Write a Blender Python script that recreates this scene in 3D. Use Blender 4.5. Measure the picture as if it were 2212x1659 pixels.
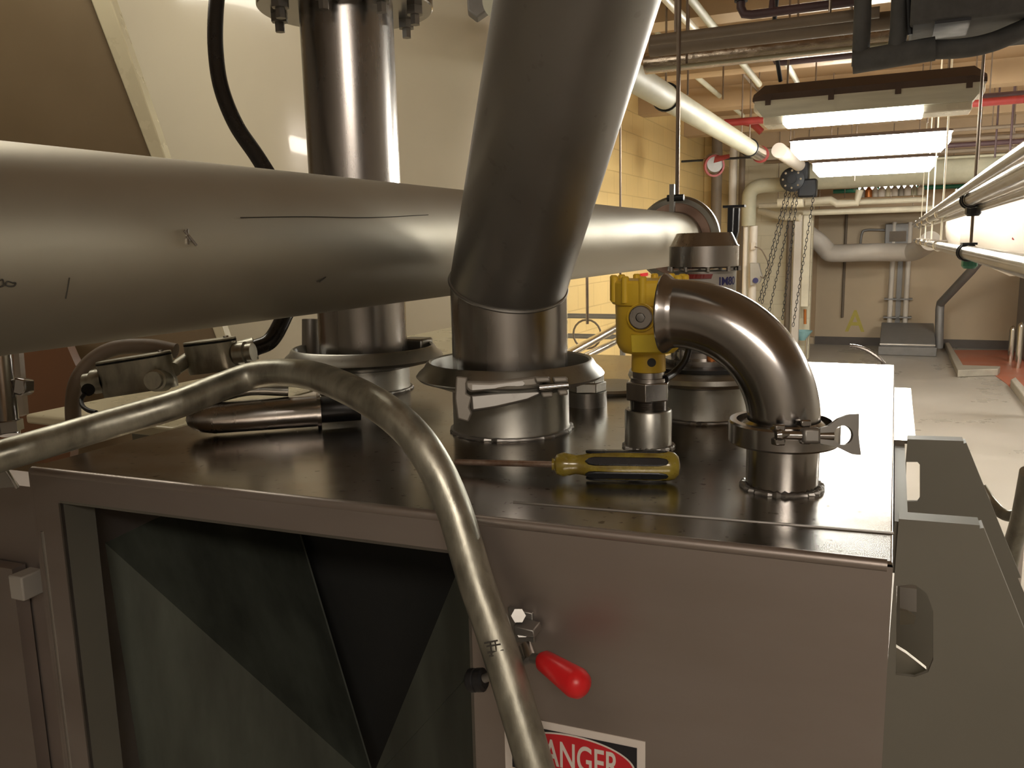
import bpy, bmesh, math, random
from mathutils import Vector, Matrix
random.seed(7)
PI = math.pi
SC = bpy.context.scene
COL = SC.collection
for o in list(bpy.data.objects): bpy.data.objects.remove(o)

# ------------------------------------------------------------------ camera
F = 1798.0; CX, CY = 1106.0, 829.5; H = 1.75           # focal in px of a 2212x1659 frame, eye height
Yc = Vector((829, -319.5, F)).normalized()             # corridor axis seen by the camera (x right, y down, z forward)
Dn = Vector((243, 10750, F)).normalized()
Dn = (Dn - Yc*Dn.dot(Yc)).normalized(); Uc = -Dn
Xc = Yc.cross(Uc)
if Xc.x < 0: Xc = -Xc
CAM = Vector((0, 0, H))
def c2w(d): return Vector((d.dot(Xc), d.dot(Yc), d.dot(Uc)))
def ray(px, py): return c2w(Vector((px-CX, py-CY, F)))
def P(px, py, Y): r = ray(px, py); return CAM + r*(Y/r.y)          # point of a sight line at world depth Y
def G(px, py, z): r = ray(px, py); return CAM + r*((z-H)/r.z)      # ... at height z
def Wx(px, py, x): r = ray(px, py); return CAM + r*(x/r.x)         # ... at side position x
def C(px, py, d): return CAM + ray(px, py)*(d/F)                   # ... at distance d along the view axis
def pr(p):
    v = Vector(p)-CAM; c = Xc*v.x + Yc*v.y + Uc*v.z
    return (c.x/c.z*F+CX, c.y/c.z*F+CY, c.z)
def Zat(X, Y, py):
    a, b = -3.0, 6.0
    for _ in range(50):
        m = (a+b)/2
        if pr((X, Y, m))[1] > py: a = m
        else: b = m
    return (a+b)/2
cd = bpy.data.cameras.new('camera'); cam = bpy.data.objects.new('camera', cd); COL.objects.link(cam)
cd.sensor_fit = 'HORIZONTAL'; cd.sensor_width = 36; cd.lens = F/2212*36; cd.clip_start = 0.02; cd.clip_end = 100
r_ = c2w(Vector((1, 0, 0))); u_ = c2w(Vector((0, -1, 0))); b_ = c2w(Vector((0, 0, -1)))
cam.matrix_world = Matrix(((r_.x, u_.x, b_.x, 0), (r_.y, u_.y, b_.y, 0), (r_.z, u_.z, b_.z, H), (0, 0, 0, 1)))
SC.camera = cam

# ------------------------------------------------------------------ light and exposure
SC.view_settings.view_transform = 'Standard'; SC.view_settings.look = 'None'
SC.view_settings.exposure = 0.0; SC.view_settings.gamma = 1
SC.view_settings.use_curve_mapping = False
w = bpy.data.worlds.new('world'); SC.world = w; w.use_nodes = True
w.node_tree.nodes['Background'].inputs[0].default_value = (1, .85, .65, 1)
w.node_tree.nodes['Background'].inputs[1].default_value = 0.05
LAMP_FAR = 80.0        # strength of the corridor lamps and the added right-hand ones
LAMP_NEAR = 34.0        # the nearest, weak one
FILL_SIDE = 14.0       # unseen fill lamp added over the silo bay
FILL_REAR = 38.0        # unseen fill lamp added behind the camera for the foreground

# ------------------------------------------------------------------ materials
MATS = {}
def mat(name, col, rough=.5, metal=0., var=.12, scale=(8, 8, 8), bump=0., rvar=.1, col2=None, spots=0., coat=0., spec=None, edge=(.35, .7)):
    m = bpy.data.materials.new(name); m.use_nodes = True; MATS[name] = m
    nt = m.node_tree; N = nt.nodes; L = nt.links; b = N['Principled BSDF']
    tc = N.new('ShaderNodeTexCoord'); mp = N.new('ShaderNodeMapping'); mp.inputs['Scale'].default_value = scale
    L.new(tc.outputs['Object'], mp.inputs['Vector'])
    n1 = N.new('ShaderNodeTexNoise'); n1.inputs['Scale'].default_value = 1; n1.inputs['Detail'].default_value = 6
    n1.inputs['Roughness'].default_value = .6
    L.new(mp.outputs[0], n1.inputs['Vector'])
    cr = N.new('ShaderNodeValToRGB'); e = cr.color_ramp.elements
    c2 = col2 if col2 else tuple(c*(1-var*2) for c in col)
    e[0].position, e[1].position = edge
    e[0].color = (*c2, 1); e[1].color = (*col, 1)
    L.new(n1.outputs['Fac'], cr.inputs['Fac'])
    out = cr.outputs[0]
    if spots:
        n2 = N.new('ShaderNodeTexNoise'); n2.inputs['Scale'].default_value = 60; n2.inputs['Detail'].default_value = 3
        L.new(tc.outputs['Object'], n2.inputs['Vector'])
        c3 = N.new('ShaderNodeValToRGB'); c3.color_ramp.elements[0].position = .66; c3.color_ramp.elements[1].position = .70
        L.new(n2.outputs['Fac'], c3.inputs['Fac'])
        mx = N.new('ShaderNodeMixRGB'); mx.inputs[2].default_value = (.06, .04, .025, 1)
        ml = N.new('ShaderNodeMath'); ml.operation = 'MULTIPLY'; ml.inputs[1].default_value = spots
        L.new(c3.outputs[0], ml.inputs[0]); L.new(ml.outputs[0], mx.inputs[0]); L.new(out, mx.inputs[1]); out = mx.outputs[0]
    L.new(out, b.inputs['Base Color'])
    mr = N.new('ShaderNodeMapRange'); mr.inputs['To Min'].default_value = max(0, rough-rvar); mr.inputs['To Max'].default_value = min(1, rough+rvar)
    mr.inputs['From Min'].default_value = .3; mr.inputs['From Max'].default_value = .7
    L.new(n1.outputs['Fac'], mr.inputs['Value']); L.new(mr.outputs[0], b.inputs['Roughness'])
    b.inputs['Metallic'].default_value = metal
    if coat: b.inputs['Coat Weight'].default_value = coat
    if spec is not None: b.inputs['Specular IOR Level'].default_value = spec
    if bump:
        bp = N.new('ShaderNodeBump'); bp.inputs['Strength'].default_value = bump; bp.inputs['Distance'].default_value = .01
        L.new(n1.outputs['Fac'], bp.inputs['Height']); L.new(bp.outputs[0], b.inputs['Normal'])
    return m
def emis(name, col, s):
    m = bpy.data.materials.new(name); m.use_nodes = True; b = m.node_tree.nodes['Principled BSDF']
    b.inputs['Base Color'].default_value = (.8, .8, .75, 1); b.inputs['Emission Color'].default_value = (*col, 1)
    b.inputs['Emission Strength'].default_value = s; return m
def blocks(name, col, mortar, sx, sy, axis):
    m = mat(name, col, .45, 0, .06, (1.5, 1.5, 1.5)); nt = m.node_tree; N = nt.nodes; L = nt.links
    tc = N.new('ShaderNodeTexCoord'); sp = N.new('ShaderNodeSeparateXYZ'); cb = N.new('ShaderNodeCombineXYZ')
    L.new(tc.outputs['Object'], sp.inputs[0]); L.new(sp.outputs[axis], cb.inputs[0]); L.new(sp.outputs['Z'], cb.inputs[1])
    br = N.new('ShaderNodeTexBrick'); br.inputs['Scale'].default_value = 1; br.inputs['Brick Width'].default_value = sx
    br.inputs['Row Height'].default_value = sy; br.inputs['Mortar Size'].default_value = .006; br.inputs['Mortar Smooth'].default_value = .4
    br.inputs['Color1'].default_value = (1, 1, 1, 1); br.inputs['Color2'].default_value = (.97, .97, .97, 1); br.inputs['Mortar'].default_value = (*mortar, 1)
    L.new(cb.outputs[0], br.inputs['Vector'])
    b = N['Principled BSDF']; src = b.inputs['Base Color'].links[0].from_socket
    mx = N.new('ShaderNodeMixRGB'); mx.blend_type = 'MULTIPLY'; mx.inputs[0].default_value = 1
    L.new(src, mx.inputs[1]); L.new(br.outputs[0], mx.inputs[2]); L.new(mx.outputs[0], b.inputs['Base Color'])
    bp = N.new('ShaderNodeBump'); bp.inputs['Strength'].default_value = .4; bp.inputs['Distance'].default_value = .004
    L.new(br.outputs['Fac'], bp.inputs['Height']); bp.invert = True; L.new(bp.outputs[0], b.inputs['Normal'])
    return m
ST = mat('dull_stainless', (.46, .43, .35), .50, .85, .06, (3, 3, 3), .02, .06)
STV = mat('brushed_stainless', (.42, .40, .38), .27, 1, .10, (14, 14, 2), .0, .06)
STP = mat('polished_stainless', (.42, .405, .39), .20, 1, .06, (20, 20, 3), 0, .05)
STD = mat('satin_dark_stainless', (.34, .33, .31), .42, .9, .08, (6, 6, 2), .03, .06, spots=.12)
STTOP = mat('stained_stainless_top', (.45, .445, .43), .20, 1, .1, (2.2, 2.2, 2.2), .06, .05, col2=(.24, .155, .08), spots=.75, edge=(.36, .60))
for n_ in STTOP.node_tree.nodes:
    if n_.type == 'TEX_NOISE' and n_.inputs['Scale'].default_value > 50: n_.inputs['Scale'].default_value = 130; n_.inputs['Detail'].default_value = 8; n_.inputs['Roughness'].default_value = .45
STFACE = mat('brushed_stainless_sheet', (.44, .40, .375), .45, .9, .06, (1.5, 1.5, 6), .01, .05, col2=(.38, .335, .305))
STRIB = mat('grey_olive_sheet', (.27, .26, .22), .48, .75, .06, (3, 3, 3), .0, .05)
CAST = mat('cast_collar_metal', (.40, .395, .36), .38, 1, .12, (10, 10, 10), .04, .08, spots=.12)
GALV = mat('galvanised_conduit', (.50, .49, .41), .40, .85, .20, (50, 50, 20), .08, .12, spots=.1)
BRACK = mat('side_plate_grey', (.25, .24, .20), .55, .4, .06, (3, 3, 3), 0, .05)
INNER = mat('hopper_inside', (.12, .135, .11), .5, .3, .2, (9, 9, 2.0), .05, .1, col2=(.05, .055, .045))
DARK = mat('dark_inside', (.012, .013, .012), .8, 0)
GASK = mat('black_rubber', (.012, .012, .013), .45, 0, .2)
HOSE = mat('black_flex_jacket', (.022, .02, .018), .3, 0, .1)
TANKM = mat('cream_gloss_enamel', (.76, .69, .53), .16, 0, .03, (2, 2, 2), 0, .04, coat=.5)
TANKE = mat('cream_enamel_edge', (.70, .64, .44), .3, 0, .03)
BROWN = mat('tan_panel', (.24, .175, .095), .5, 0, .12, (1.5, 1.5, 1.5), 0, .1, col2=(.18, .13, .07))
BROWN2 = mat('rust_brown_panel', (.20, .09, .035), .6, 0, .1, (2, 2, 2))
YEL = mat('yellow_housing_plastic', (.78, .52, .04), .38, 0, .04, (6, 6, 6), 0, .05)
YEL2 = mat('bright_yellow_plate', (.86, .66, .05), .35, 0, .04)
SDY = mat('screwdriver_amber', (.33, .26, .03), .25, 0, .3, (40, 40, 40), 0, .1, col2=(.16, .11, .02), coat=.5)
SDB = mat('screwdriver_black', (.012, .014, .018), .28, 0, .2)
RUST = mat('rusty_shaft', (.42, .33, .27), .4, .8, .3, (60, 60, 60), .05, .1, col2=(.22, .12, .07))
RED = mat('red_vinyl_grip', (.72, .015, .02), .32, 0, .05, (10, 10, 10), 0, .05)
REDP = mat('red_pipe_paint', (.26, .025, .02), .45, 0, .15)
MAUVE = mat('dark_plum_pipe', (.09, .05, .055), .5, 0, .15)
WHITE = mat('white_sign', (.78, .72, .66), .5, 0, .03)
BLK = mat('sign_black', (.015, .015, .02), .5, 0, .1)
SIGNR = mat('sign_red', (.62, .02, .03), .45, 0, .05)
CREAM = mat('cream_pipe_paint', (.48, .46, .34), .58, 0, .1, (5, 5, 5), 0, .08)
CREAM2 = mat('cream_pale_pipe', (.80, .74, .58), .4, 0, .08, (5, 5, 5))
TANC = mat('tan_ceiling', (.33, .21, .11), .6, 0, .1, (1.2, 1.2, 1.2), 0, .1, col2=(.26, .17, .09))
TANB = mat('tan_beam', (.46, .32, .18), .5, 0, .1, (1.2, 1.2, 1.2), 0, .1)
WALLY = blocks('yellow_block_wall', (.74, .54, .23), (.82, .80, .78), .40, .20, 'Y')
WALLC = blocks('cream_block_wall', (.80, .74, .56), (.85, .83, .80), .40, .20, 'X')
WALLB = mat('back_wall_tan', (.58, .46, .31), .6, 0, .08, (.8, .8, .8), 0, .1)
WALLP = mat('plain_wall', (.50, .46, .40), .7, 0, .1, (.8, .8, .8))
FLOOR = mat('worn_concrete', (.46, .42, .37), .33, 0, .12, (1.4, 1.4, 1.4), 0, .1, col2=(.36, .33, .28), edge=(.25, .75))
FRED = mat('red_floor_tile', (.52, .17, .10), .45, 0, .1, (2, 2, 2))
KERB = mat('grey_kerb', (.42, .38, .31), .6, 0, .1)
SKIRT = mat('dark_skirting', (.12, .10, .085), .6, 0, .1)
INSUL = mat('dark_insulation', (.10, .10, .098), .75, 0, .2, (14, 14, 14), .2, .1)
FOIL = mat('silver_foil_wrap', (.62, .52, .42), .25, 1, .15, (12, 30, 30), .35, .1)
BRN = mat('dirty_brown_conduit', (.20, .155, .11), .6, 0, .1)
ROD = mat('hanger_rod_steel', (.30, .24, .19), .35, .9, .15)
WPIPE = mat('white_insulated_pipe', (.72, .66, .58), .5, 0, .06, (3, 3, 3), .05)
LHOUS = mat('brown_lamp_housing', (.09, .06, .05), .5, 0, .1)
LENS = mat('dusty_prismatic_lens', (.72, .72, .62), .35, 0, .1, (3, 30, 30))
LCAP = mat('lens_end', (.8, .75, .62), .3, 0, .05)
LITN = emis('lamp_glow_near', (1, .97, .86), LAMP_NEAR); LITF = emis('lamp_glow_far', (1, .97, .88), LAMP_FAR)
LITS = emis('added_glow_side', (1, .93, .78), FILL_SIDE); LITR = emis('added_glow_rear', (1, .88, .76), FILL_REAR)
LITA = emis('added_glow_right', (1, .97, .88), LAMP_FAR)  # glow of the unseen lamps added at the right
LTUBE = emis('lamp_tube_glow', (1, 1, .95), 8)
GREEN = mat('green_pipe_paint', (.02, .16, .09), .4, 0, .1)
BLACKM = mat('black_iron', (.02, .022, .027), .45, .3, .2)
GREYB = mat('grey_steel_box', (.26, .25, .24), .5, .3, .1)
STB = mat('bright_stainless_pipe', (.78, .74, .67), .16, 1, .05, (10, 10, 10), 0, .04)
TEAL = mat('pale_blue_basin', (.35, .62, .66), .4, 0, .1)
ORANGE = mat('orange_copper', (.62, .22, .06), .35, .6, .1)
YPAINT = mat('yellow_wall_paint', (.58, .48, .10), .6, 0, .1)
PINKISH = mat('dull_pink_gasket', (.36, .24, .19), .5, .2, .1)
LATCH = mat('dull_latch_casting', (.30, .275, .235), .5, .35, .1, (20, 20, 20), .03, .08)
INK = mat('dark_marker', (.05, .045, .035), .7, 0, .1)
NAVY = mat('dark_blue_ink', (.03, .03, .14), .6, 0, .1)
LABEL = mat('grey_label', (.40, .38, .34), .5, 0, .05)

# ------------------------------------------------------------------ mesh helpers
V = Vector
def nb(): return bmesh.new()
def frame(ax):
    ax = V(ax).normalized(); t = V((0, 0, 1)) if abs(ax.z) < .9 else V((0, 1, 0))
    u = t.cross(ax).normalized(); return u, ax.cross(u).normalized(), ax
def lathe(bm, org, ax, prof, seg=40, a0=0.):
    u, v, ax = frame(ax); org = V(org); rings = []
    for t, r in prof:
        if r < 1e-6: rings.append([bm.verts.new(org+ax*t)])
        else: rings.append([bm.verts.new(org+ax*t+(u*math.cos(a0+2*PI*k/seg)+v*math.sin(a0+2*PI*k/seg))*r) for k in range(seg)])
    for a, b in zip(rings, rings[1:]):
        for k in range(seg):
            k2 = (k+1) % seg
            if len(a) == 1 and len(b) == 1: continue
            if len(a) == 1: bm.faces.new((a[0], b[k2], b[k]))
            elif len(b) == 1: bm.faces.new((a[k], a[k2], b[0]))
            else: bm.faces.new((a[k], a[k2], b[k2], b[k]))
    return bm
def cyl(bm, a, b, r, r2=None, seg=28):
    a, b = V(a), V(b); L = (b-a).length; r2 = r if r2 is None else r2
    return lathe(bm, a, b-a, [(0, 0), (0, r), (L, r2), (L, 0)], seg)
def catmull(pts, n=8):
    pts = [V(p) for p in pts]
    if len(pts) < 3: return pts
    ext = [pts[0]*2-pts[1]]+pts+[pts[-1]*2-pts[-2]]; out = []
    for i in range(1, len(ext)-2):
        p0, p1, p2, p3 = ext[i-1:i+3]
        for k in range(n):
            t = k/n
            out.append(.5*((2*p1)+(p2-p0)*t+(2*p0-5*p1+4*p2-p3)*t*t+(3*p1-p0-3*p2+p3)*t**3))
    out.append(pts[-1]); return out
def tube(bm, pts, r, seg=20, smooth=True, n=8, rib=0., hollow=False):
    pts = catmull(pts, n) if smooth else [V(p) for p in pts]
    t0 = (pts[1]-pts[0]).normalized(); u, v, _ = frame(t0); rings = []; N = len(pts)
    for i, p in enumerate(pts):
        t = (pts[min(i+1, N-1)]-pts[max(i-1, 0)]).normalized()
        u = (u-t*u.dot(t)).normalized(); v = t.cross(u)
        rr = r(i/(N-1)) if callable(r) else r
        if rib and i % 2: rr *= (1-rib)
        rings.append([bm.verts.new(p+(u*math.cos(2*PI*k/seg)+v*math.sin(2*PI*k/seg))*rr) for k in range(seg)])
    for a, b in zip(rings, rings[1:]):
        for k in range(seg): bm.faces.new((a[k], a[(k+1) % seg], b[(k+1) % seg], b[k]))
    if not hollow:
        bm.faces.new(rings[0][::-1]); bm.faces.new(rings[-1])
    return bm
def bx(bm, lo, hi):
    x0, y0, z0 = lo; x1, y1, z1 = hi
    v = [bm.verts.new(p) for p in ((x0, y0, z0), (x1, y0, z0), (x1, y1, z0), (x0, y1, z0), (x0, y0, z1), (x1, y0, z1), (x1, y1, z1), (x0, y1, z1))]
    for f in ((0, 3, 2, 1), (4, 5, 6, 7), (0, 1, 5, 4), (1, 2, 6, 5), (2, 3, 7, 6), (3, 0, 4, 7)): bm.faces.new([v[i] for i in f])
    return bm
def prism(bm, poly, d):
    d = V(d); a = [bm.verts.new(V(p)) for p in poly]; b = [bm.verts.new(V(p)+d) for p in poly]; n = len(a)
    bm.faces.new(a[::-1]); bm.faces.new(b)
    for i in range(n): bm.faces.new((a[i], a[(i+1) % n], b[(i+1) % n], b[i]))
    return bm
def plate_hole(bm, org, ux, uy, outer, hole, d, n=72):
    """plate in the plane (org,ux,uy); outer is a 2-d polygon seen whole from the middle of the 2-d hole polygon"""
    def hit(poly, c, a):
        dx, dy = math.cos(a), math.sin(a); best = None
        for i in range(len(poly)):
            (x1, y1), (x2, y2) = poly[i], poly[(i+1) % len(poly)]; ex, ey = x2-x1, y2-y1
            den = dx*ey-dy*ex
            if abs(den) < 1e-12: continue
            t = ((x1-c[0])*ey-(y1-c[1])*ex)/den; s = ((x1-c[0])*dy-(y1-c[1])*dx)/den
            if t > 0 and -1e-6 <= s <= 1+1e-6 and (best is None or t < best): best = t
        return (c[0]+dx*best, c[1]+dy*best)
    c = (sum(p[0] for p in hole)/len(hole), sum(p[1] for p in hole)/len(hole))
    angs = sorted([2*PI*k/n for k in range(n)]+[math.atan2(p[1]-c[1], p[0]-c[0]) % (2*PI) for p in outer+hole])
    angs = [a for i, a in enumerate(angs) if i == 0 or a-angs[i-1] > 1e-4]
    d = V(d); W = lambda p: V(org)+ux*p[0]+uy*p[1]; R = []
    for a in angs:
        o, h = W(hit(outer, c, a)), W(hit(hole, c, a))
        R.append([bm.verts.new(q) for q in (o, h, h+d, o+d)])
    for i in range(len(R)):
        A, B = R[i], R[(i+1) % len(R)]
        for k in range(4): bm.faces.new((A[k], B[k], B[(k+1) % 4], A[(k+1) % 4]))
    return bm
def rrect(cx, cy, w, h, r, n=5):
    out = []
    for sx, sy, a in ((1, 1, 0), (-1, 1, 90), (-1, -1, 180), (1, -1, 270)):
        for k in range(n+1):
            t = math.radians(a+90*k/n); out.append((cx+sx*(w/2-r)+r*math.cos(t), cy+sy*(h/2-r)+r*math.sin(t)))
    return out
ORG = {}
def link(name, bm, m, org, bevel=0., ang=35):
    bmesh.ops.recalc_face_normals(bm, faces=bm.faces)
    for v in bm.verts: v.co -= org
    me = bpy.data.meshes.new(name); bm.to_mesh(me); bm.free()
    me.polygons.foreach_set('use_smooth', [True]*len(me.polygons))
    me.set_sharp_from_angle(angle=math.radians(ang))
    me.materials.append(m if not isinstance(m, str) else MATS[m])
    o = bpy.data.objects.new(name, me); COL.objects.link(o)
    if bevel:
        b = o.modifiers.new('bevel', 'BEVEL'); b.width = bevel; b.segments = 2; b.limit_method = 'ANGLE'; b.angle_limit = math.radians(40); b.harden_normals = False
    ORG[o.name] = org; return o
def props(o, label, cat, group=None, kind=None):
    if label: o['label'] = label
    if cat: o['category'] = cat
    if group: o['group'] = group
    if kind: o['kind'] = kind
def thing(name, label, cat, loc, group=None):
    o = bpy.data.objects.new(name, None); COL.objects.link(o); o.location = loc; o.empty_display_size = .05
    ORG[o.name] = V(loc); props(o, label, cat, group); return o
def part(name, bm, m, parent, label=None, bevel=0., ang=35, kind=None):
    o = link(name, bm, m, ORG[parent.name], bevel, ang); o.parent = parent
    if label: o['label'] = label
    if kind: o['kind'] = kind
    return o
def solo(name, bm, m, label, cat, group=None, bevel=0., kind=None, ang=35):
    c = [v.co for v in bm.verts]; xs = [v.x for v in c]; ys = [v.y for v in c]; zs = [v.z for v in c]
    org = V(((min(xs)+max(xs))/2, (min(ys)+max(ys))/2, min(zs)))
    o = link(name, bm, m, org, bevel, ang); o.location = org; props(o, label, cat, group, kind); return o
def struct(name, bm, m, bevel=0.):
    o = link(name, bm, m, V((0, 0, 0)), bevel); o['kind'] = 'structure'; return o
def copy_tree(o, loc=None, label=None, parent=None, rot=None):
    c = o.copy(); COL.objects.link(c)
    if parent: c.parent = parent
    if loc is not None: c.location = loc
    if rot is not None: c.rotation_euler = rot
    if label: c['label'] = label
    for ch in [x for x in COL.objects if x.parent == o]: copy_tree(ch, parent=c)
    return c
def textmesh(s, size, bold=0., ext=.0008):
    cu = bpy.data.curves.new('t', 'FONT'); cu.body = s; cu.size = size; cu.extrude = ext; cu.offset = bold
    cu.align_x = 'CENTER'; cu.align_y = 'CENTER'
    t = bpy.data.objects.new('t', cu); COL.objects.link(t); bpy.context.view_layer.update()
    me = bpy.data.meshes.new_from_object(t.evaluated_get(bpy.context.evaluated_depsgraph_get()))
    bpy.data.objects.remove(t); bm = nb(); bm.from_mesh(me); bpy.data.meshes.remove(me); return bm
def place(bm, org, ux, uy, sx=1):
    uz = ux.cross(uy)
    for v in bm.verts: v.co = V(org)+ux*v.co.x*sx+uy*v.co.y+uz*v.co.z
    return bm

# ------------------------------------------------------------------ the room
CEIL = 3.2; XL = -2.4; YB = 14.7; XR = 4.2; YN = -3.2; XF = -4.5
struct('floor', bx(nb(), (XF-.2, YN-.2, -.12), (XR+.2, YB+.2, 0)), FLOOR)
struct('ceiling', bx(nb(), (XF-.2, YN-.2, CEIL), (XR+.2, YB+.2, CEIL+.15)), TANC)
struct('wall_left', bx(nb(), (XL-.2, 5.45, 0), (XL, 12.8, CEIL)), WALLY)
struct('wall_bay_end', bx(nb(), (XF, 5.45, 0), (XL-.2, 5.65, CEIL)), WALLY)
struct('wall_bay_side', bx(nb(), (XF-.2, YN-.2, 0), (XF, 5.65, CEIL)), WALLP)
struct('wall_stub', bx(nb(), (XL-.2, 12.8, 0), (P(1752, 600, 12.8).x, 12.98, CEIL)), WALLC)
struct('wall_recess_side', bx(nb(), (XL-.2, 12.98, 0), (XL, YB, CEIL)), WALLB)
struct('wall_back', bx(nb(), (XL-.2, YB, 0), (XR+.2, YB+.2, CEIL)), WALLB)
struct('wall_right', bx(nb(), (XR, YN-.2, 0), (XR+.2, YB, CEIL)), WALLP)
struct('wall_near', bx(nb(), (XF, YN-.2, 0), (XR, YN, CEIL)), WALLP)
struct('baseboard_back', bx(nb(), (P(1760, 740, YB).x, YB-.03, 0), (XR, YB, .13)), SKIRT)
struct('trim_1', bx(nb(), (XL, 11.6, 0), (XL+.12, 12.8, CEIL)), WALLY, .01)         # pilaster in the corner
x0 = P(1752, 600, YB-.02).x; x1 = P(1925, 600, YB-.02).x
struct('trim_2', bx(nb(), (P(1757, 500, YB).x, YB-.04, .13), (P(1768, 500, YB).x, YB, 2.2)), TANB)
struct('trim_3', bx(nb(), (P(1757, 500, 13.9).x, 13.8, 2.12), (XR, 14.1, CEIL)), TANB)      # lintel over the recess
for i, y in enumerate((3.55, 5.0, 6.6, 8.4, 10.4, 12.3)):
    struct('trim_%d' % (i+4), bx(nb(), (XL if y > 5.5 else XL, y, CEIL-.20), (XR, y+.22, CEIL)), TANB)
# red tiled bay and its kerbs
def gp(*ps, z=0): return [G(px, py, z) for px, py in ps]
struct('floor_red_bay', prism(nb(), gp((2052, 757), (2300, 757), (2300, 960), (2175, 830), (2150, 812), (2078, 806)), (0, 0, .006)), FRED)
solo('kerb', prism(nb(), gp((2040, 752), (2050, 752), (2080, 803), (2160, 806), (2155, 812), (2068, 815)), (0, 0, .09)), KERB,
     'low grey concrete kerb around the corner of the red floor', 'kerb', bevel=.01)
solo('kerb', prism(nb(), gp((2182, 838), (2192, 832), (2330, 990), (2300, 1000)), (0, 0, .10)), KERB,
     'low concrete kerb at the right edge, nearest to the viewer', 'kerb', bevel=.01)

# ------------------------------------------------------------------ stainless box
ZT = 1.51
FR = V((.010, .653, 0)); FL = V((-.895, .612, 0)); YBK = 1.715
fu = (FR-FL).normalized(); fn = V((fu.y, -fu.x, 0))      # along the face to the right, outward towards the viewer
if fn.y > 0: fn = -fn
def Fp(px, py, off=0.):                                   # sight line met with the front face, off metres in front of it
    r = ray(px, py); o = FL+fn*off; t = (o-CAM).dot(fn)/r.dot(fn); return CAM+r*t
def fs(p): return (V(p)-FL).dot(fu)
up = V((0, 0, 1)); TH = .004
box = thing('hopper_box', 'large brushed stainless steel box with an open dark inspection hatch and stained wet top', 'machine', (-.44, 1.15, 0))
def fx(s, z, off=0.): return FL+fu*s+up*z+fn*off
LEN = (FR-FL).length
oL = fs(Fp(130, 1090)); oR = fs(Fp(1012, 1330)); oT = (Fp(130, 1090).z+Fp(975, 1192).z)/2; oB = .75
BOT = .55
# top: sheet with a rolled front edge
bm = nb(); prism(bm, [V((FL.x, FL.y, ZT-.004)), V((FR.x, FR.y, ZT-.004)), V((.010, YBK, ZT-.004)), V((-.895, YBK, ZT-.004))], (0, 0, .004))
part('top_panel', bm, STTOP, box, bevel=.002)
bm = nb(); 
for a, b, z0, z1 in ((0, LEN, oT, ZT-.004), (0, oL, BOT, oT), (oR, LEN, BOT, oT), (oL, oR, BOT, oB)):
    prism(bm, [fx(a, z0), fx(b, z0), fx(b, z1), fx(a, z1)], -fn*TH)
bmesh.ops.remove_doubles(bm, verts=bm.verts, dist=1e-5)
part('front_panel', bm, STFACE, box, bevel=.0)
cyl_r = .005
bm = nb(); tube(bm, [fx(.004, ZT-.004, -.003), fx(LEN-.004, ZT-.004, -.003)], cyl_r, 12, False)
part('front_edge_bend', bm, STFACE, box)
part('side_panel', bx(nb(), (.006, FR.y, BOT), (.010, YBK, ZT-.004)), STFACE, box)
part('side_panel', bx(nb(), (-.895, FL.y, BOT), (-.891, YBK, ZT-.004)), STFACE, box)
part('rear_panel', bx(nb(), (-.891, YBK-.004, BOT), (.006, YBK, ZT-.004)), STFACE, box)
# hatch reveal
def hatch_ret(a, b, z0, z1, name='hatch_reveal'):
    part(name, prism(nb(), [fx(a, z0), fx(b, z0), fx(b, z1), fx(a, z1)], -fn*.045), BRACK, box)
hatch_ret(oL-.003, oL, oB, oT); hatch_ret(oR, oR+.003, oB, oT); hatch_ret(oL, oR, oT, oT+.003)
wl = fs(Fp(86, 1100))
tube(bm := nb(), [fx(wl, ZT-.075), fx(wl, BOT+.05)], .0022, 8, False)
part('weld_bead', bm, STP, box, 'thin vertical weld line left of the hatch')
p1 = G(1500, 1117, ZT); p2 = G(1930, 1152, ZT); p0 = p1+(p1-p2)*1.05
tube(bm := nb(), [V((p0.x, p0.y, ZT)), V((p2.x, p2.y, ZT))], .0014, 6, False)
part('top_seam', bm, STD, box, 'straight seam across the top near the front edge')
# hopper inside: sloping plates
def quad(ps, th=.0012):
    n = (V(ps[1])-V(ps[0])).cross(V(ps[2])-V(ps[0])).normalized(); return prism(nb(), ps, n*th)
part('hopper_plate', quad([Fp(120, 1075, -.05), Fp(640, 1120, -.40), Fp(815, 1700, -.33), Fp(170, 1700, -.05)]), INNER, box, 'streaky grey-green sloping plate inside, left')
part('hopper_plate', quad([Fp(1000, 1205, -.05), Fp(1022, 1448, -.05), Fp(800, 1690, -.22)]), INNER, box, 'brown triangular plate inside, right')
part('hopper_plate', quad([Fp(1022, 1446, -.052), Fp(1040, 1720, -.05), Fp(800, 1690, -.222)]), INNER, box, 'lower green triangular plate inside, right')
part('cavity_back', prism(nb(), [fx(.02, BOT, -.42), fx(LEN-.02, BOT, -.42), fx(LEN-.02, ZT-.01, -.42), fx(.02, ZT-.01, -.42)], -fn*.004), DARK, box)  # near-black sheet: shade of the deep void put into its colour
part('cavity_wall', prism(nb(), [fx(oR+.05, BOT, -.06), fx(oR+.05, BOT, -.41), fx(oR+.05, ZT-.01, -.41), fx(oR+.05, ZT-.01, -.06)], fu*.004), DARK, box)  # same void shade painted as a near-black side sheet
for lx, ly in ((-.85, .68), (-.04, .72), (-.85, 1.66), (-.04, 1.66)):
    part('leg', bx(nb(), (lx-.03, ly-.03, 0), (lx+.03, ly+.03, BOT)), BRACK, box)
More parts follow.
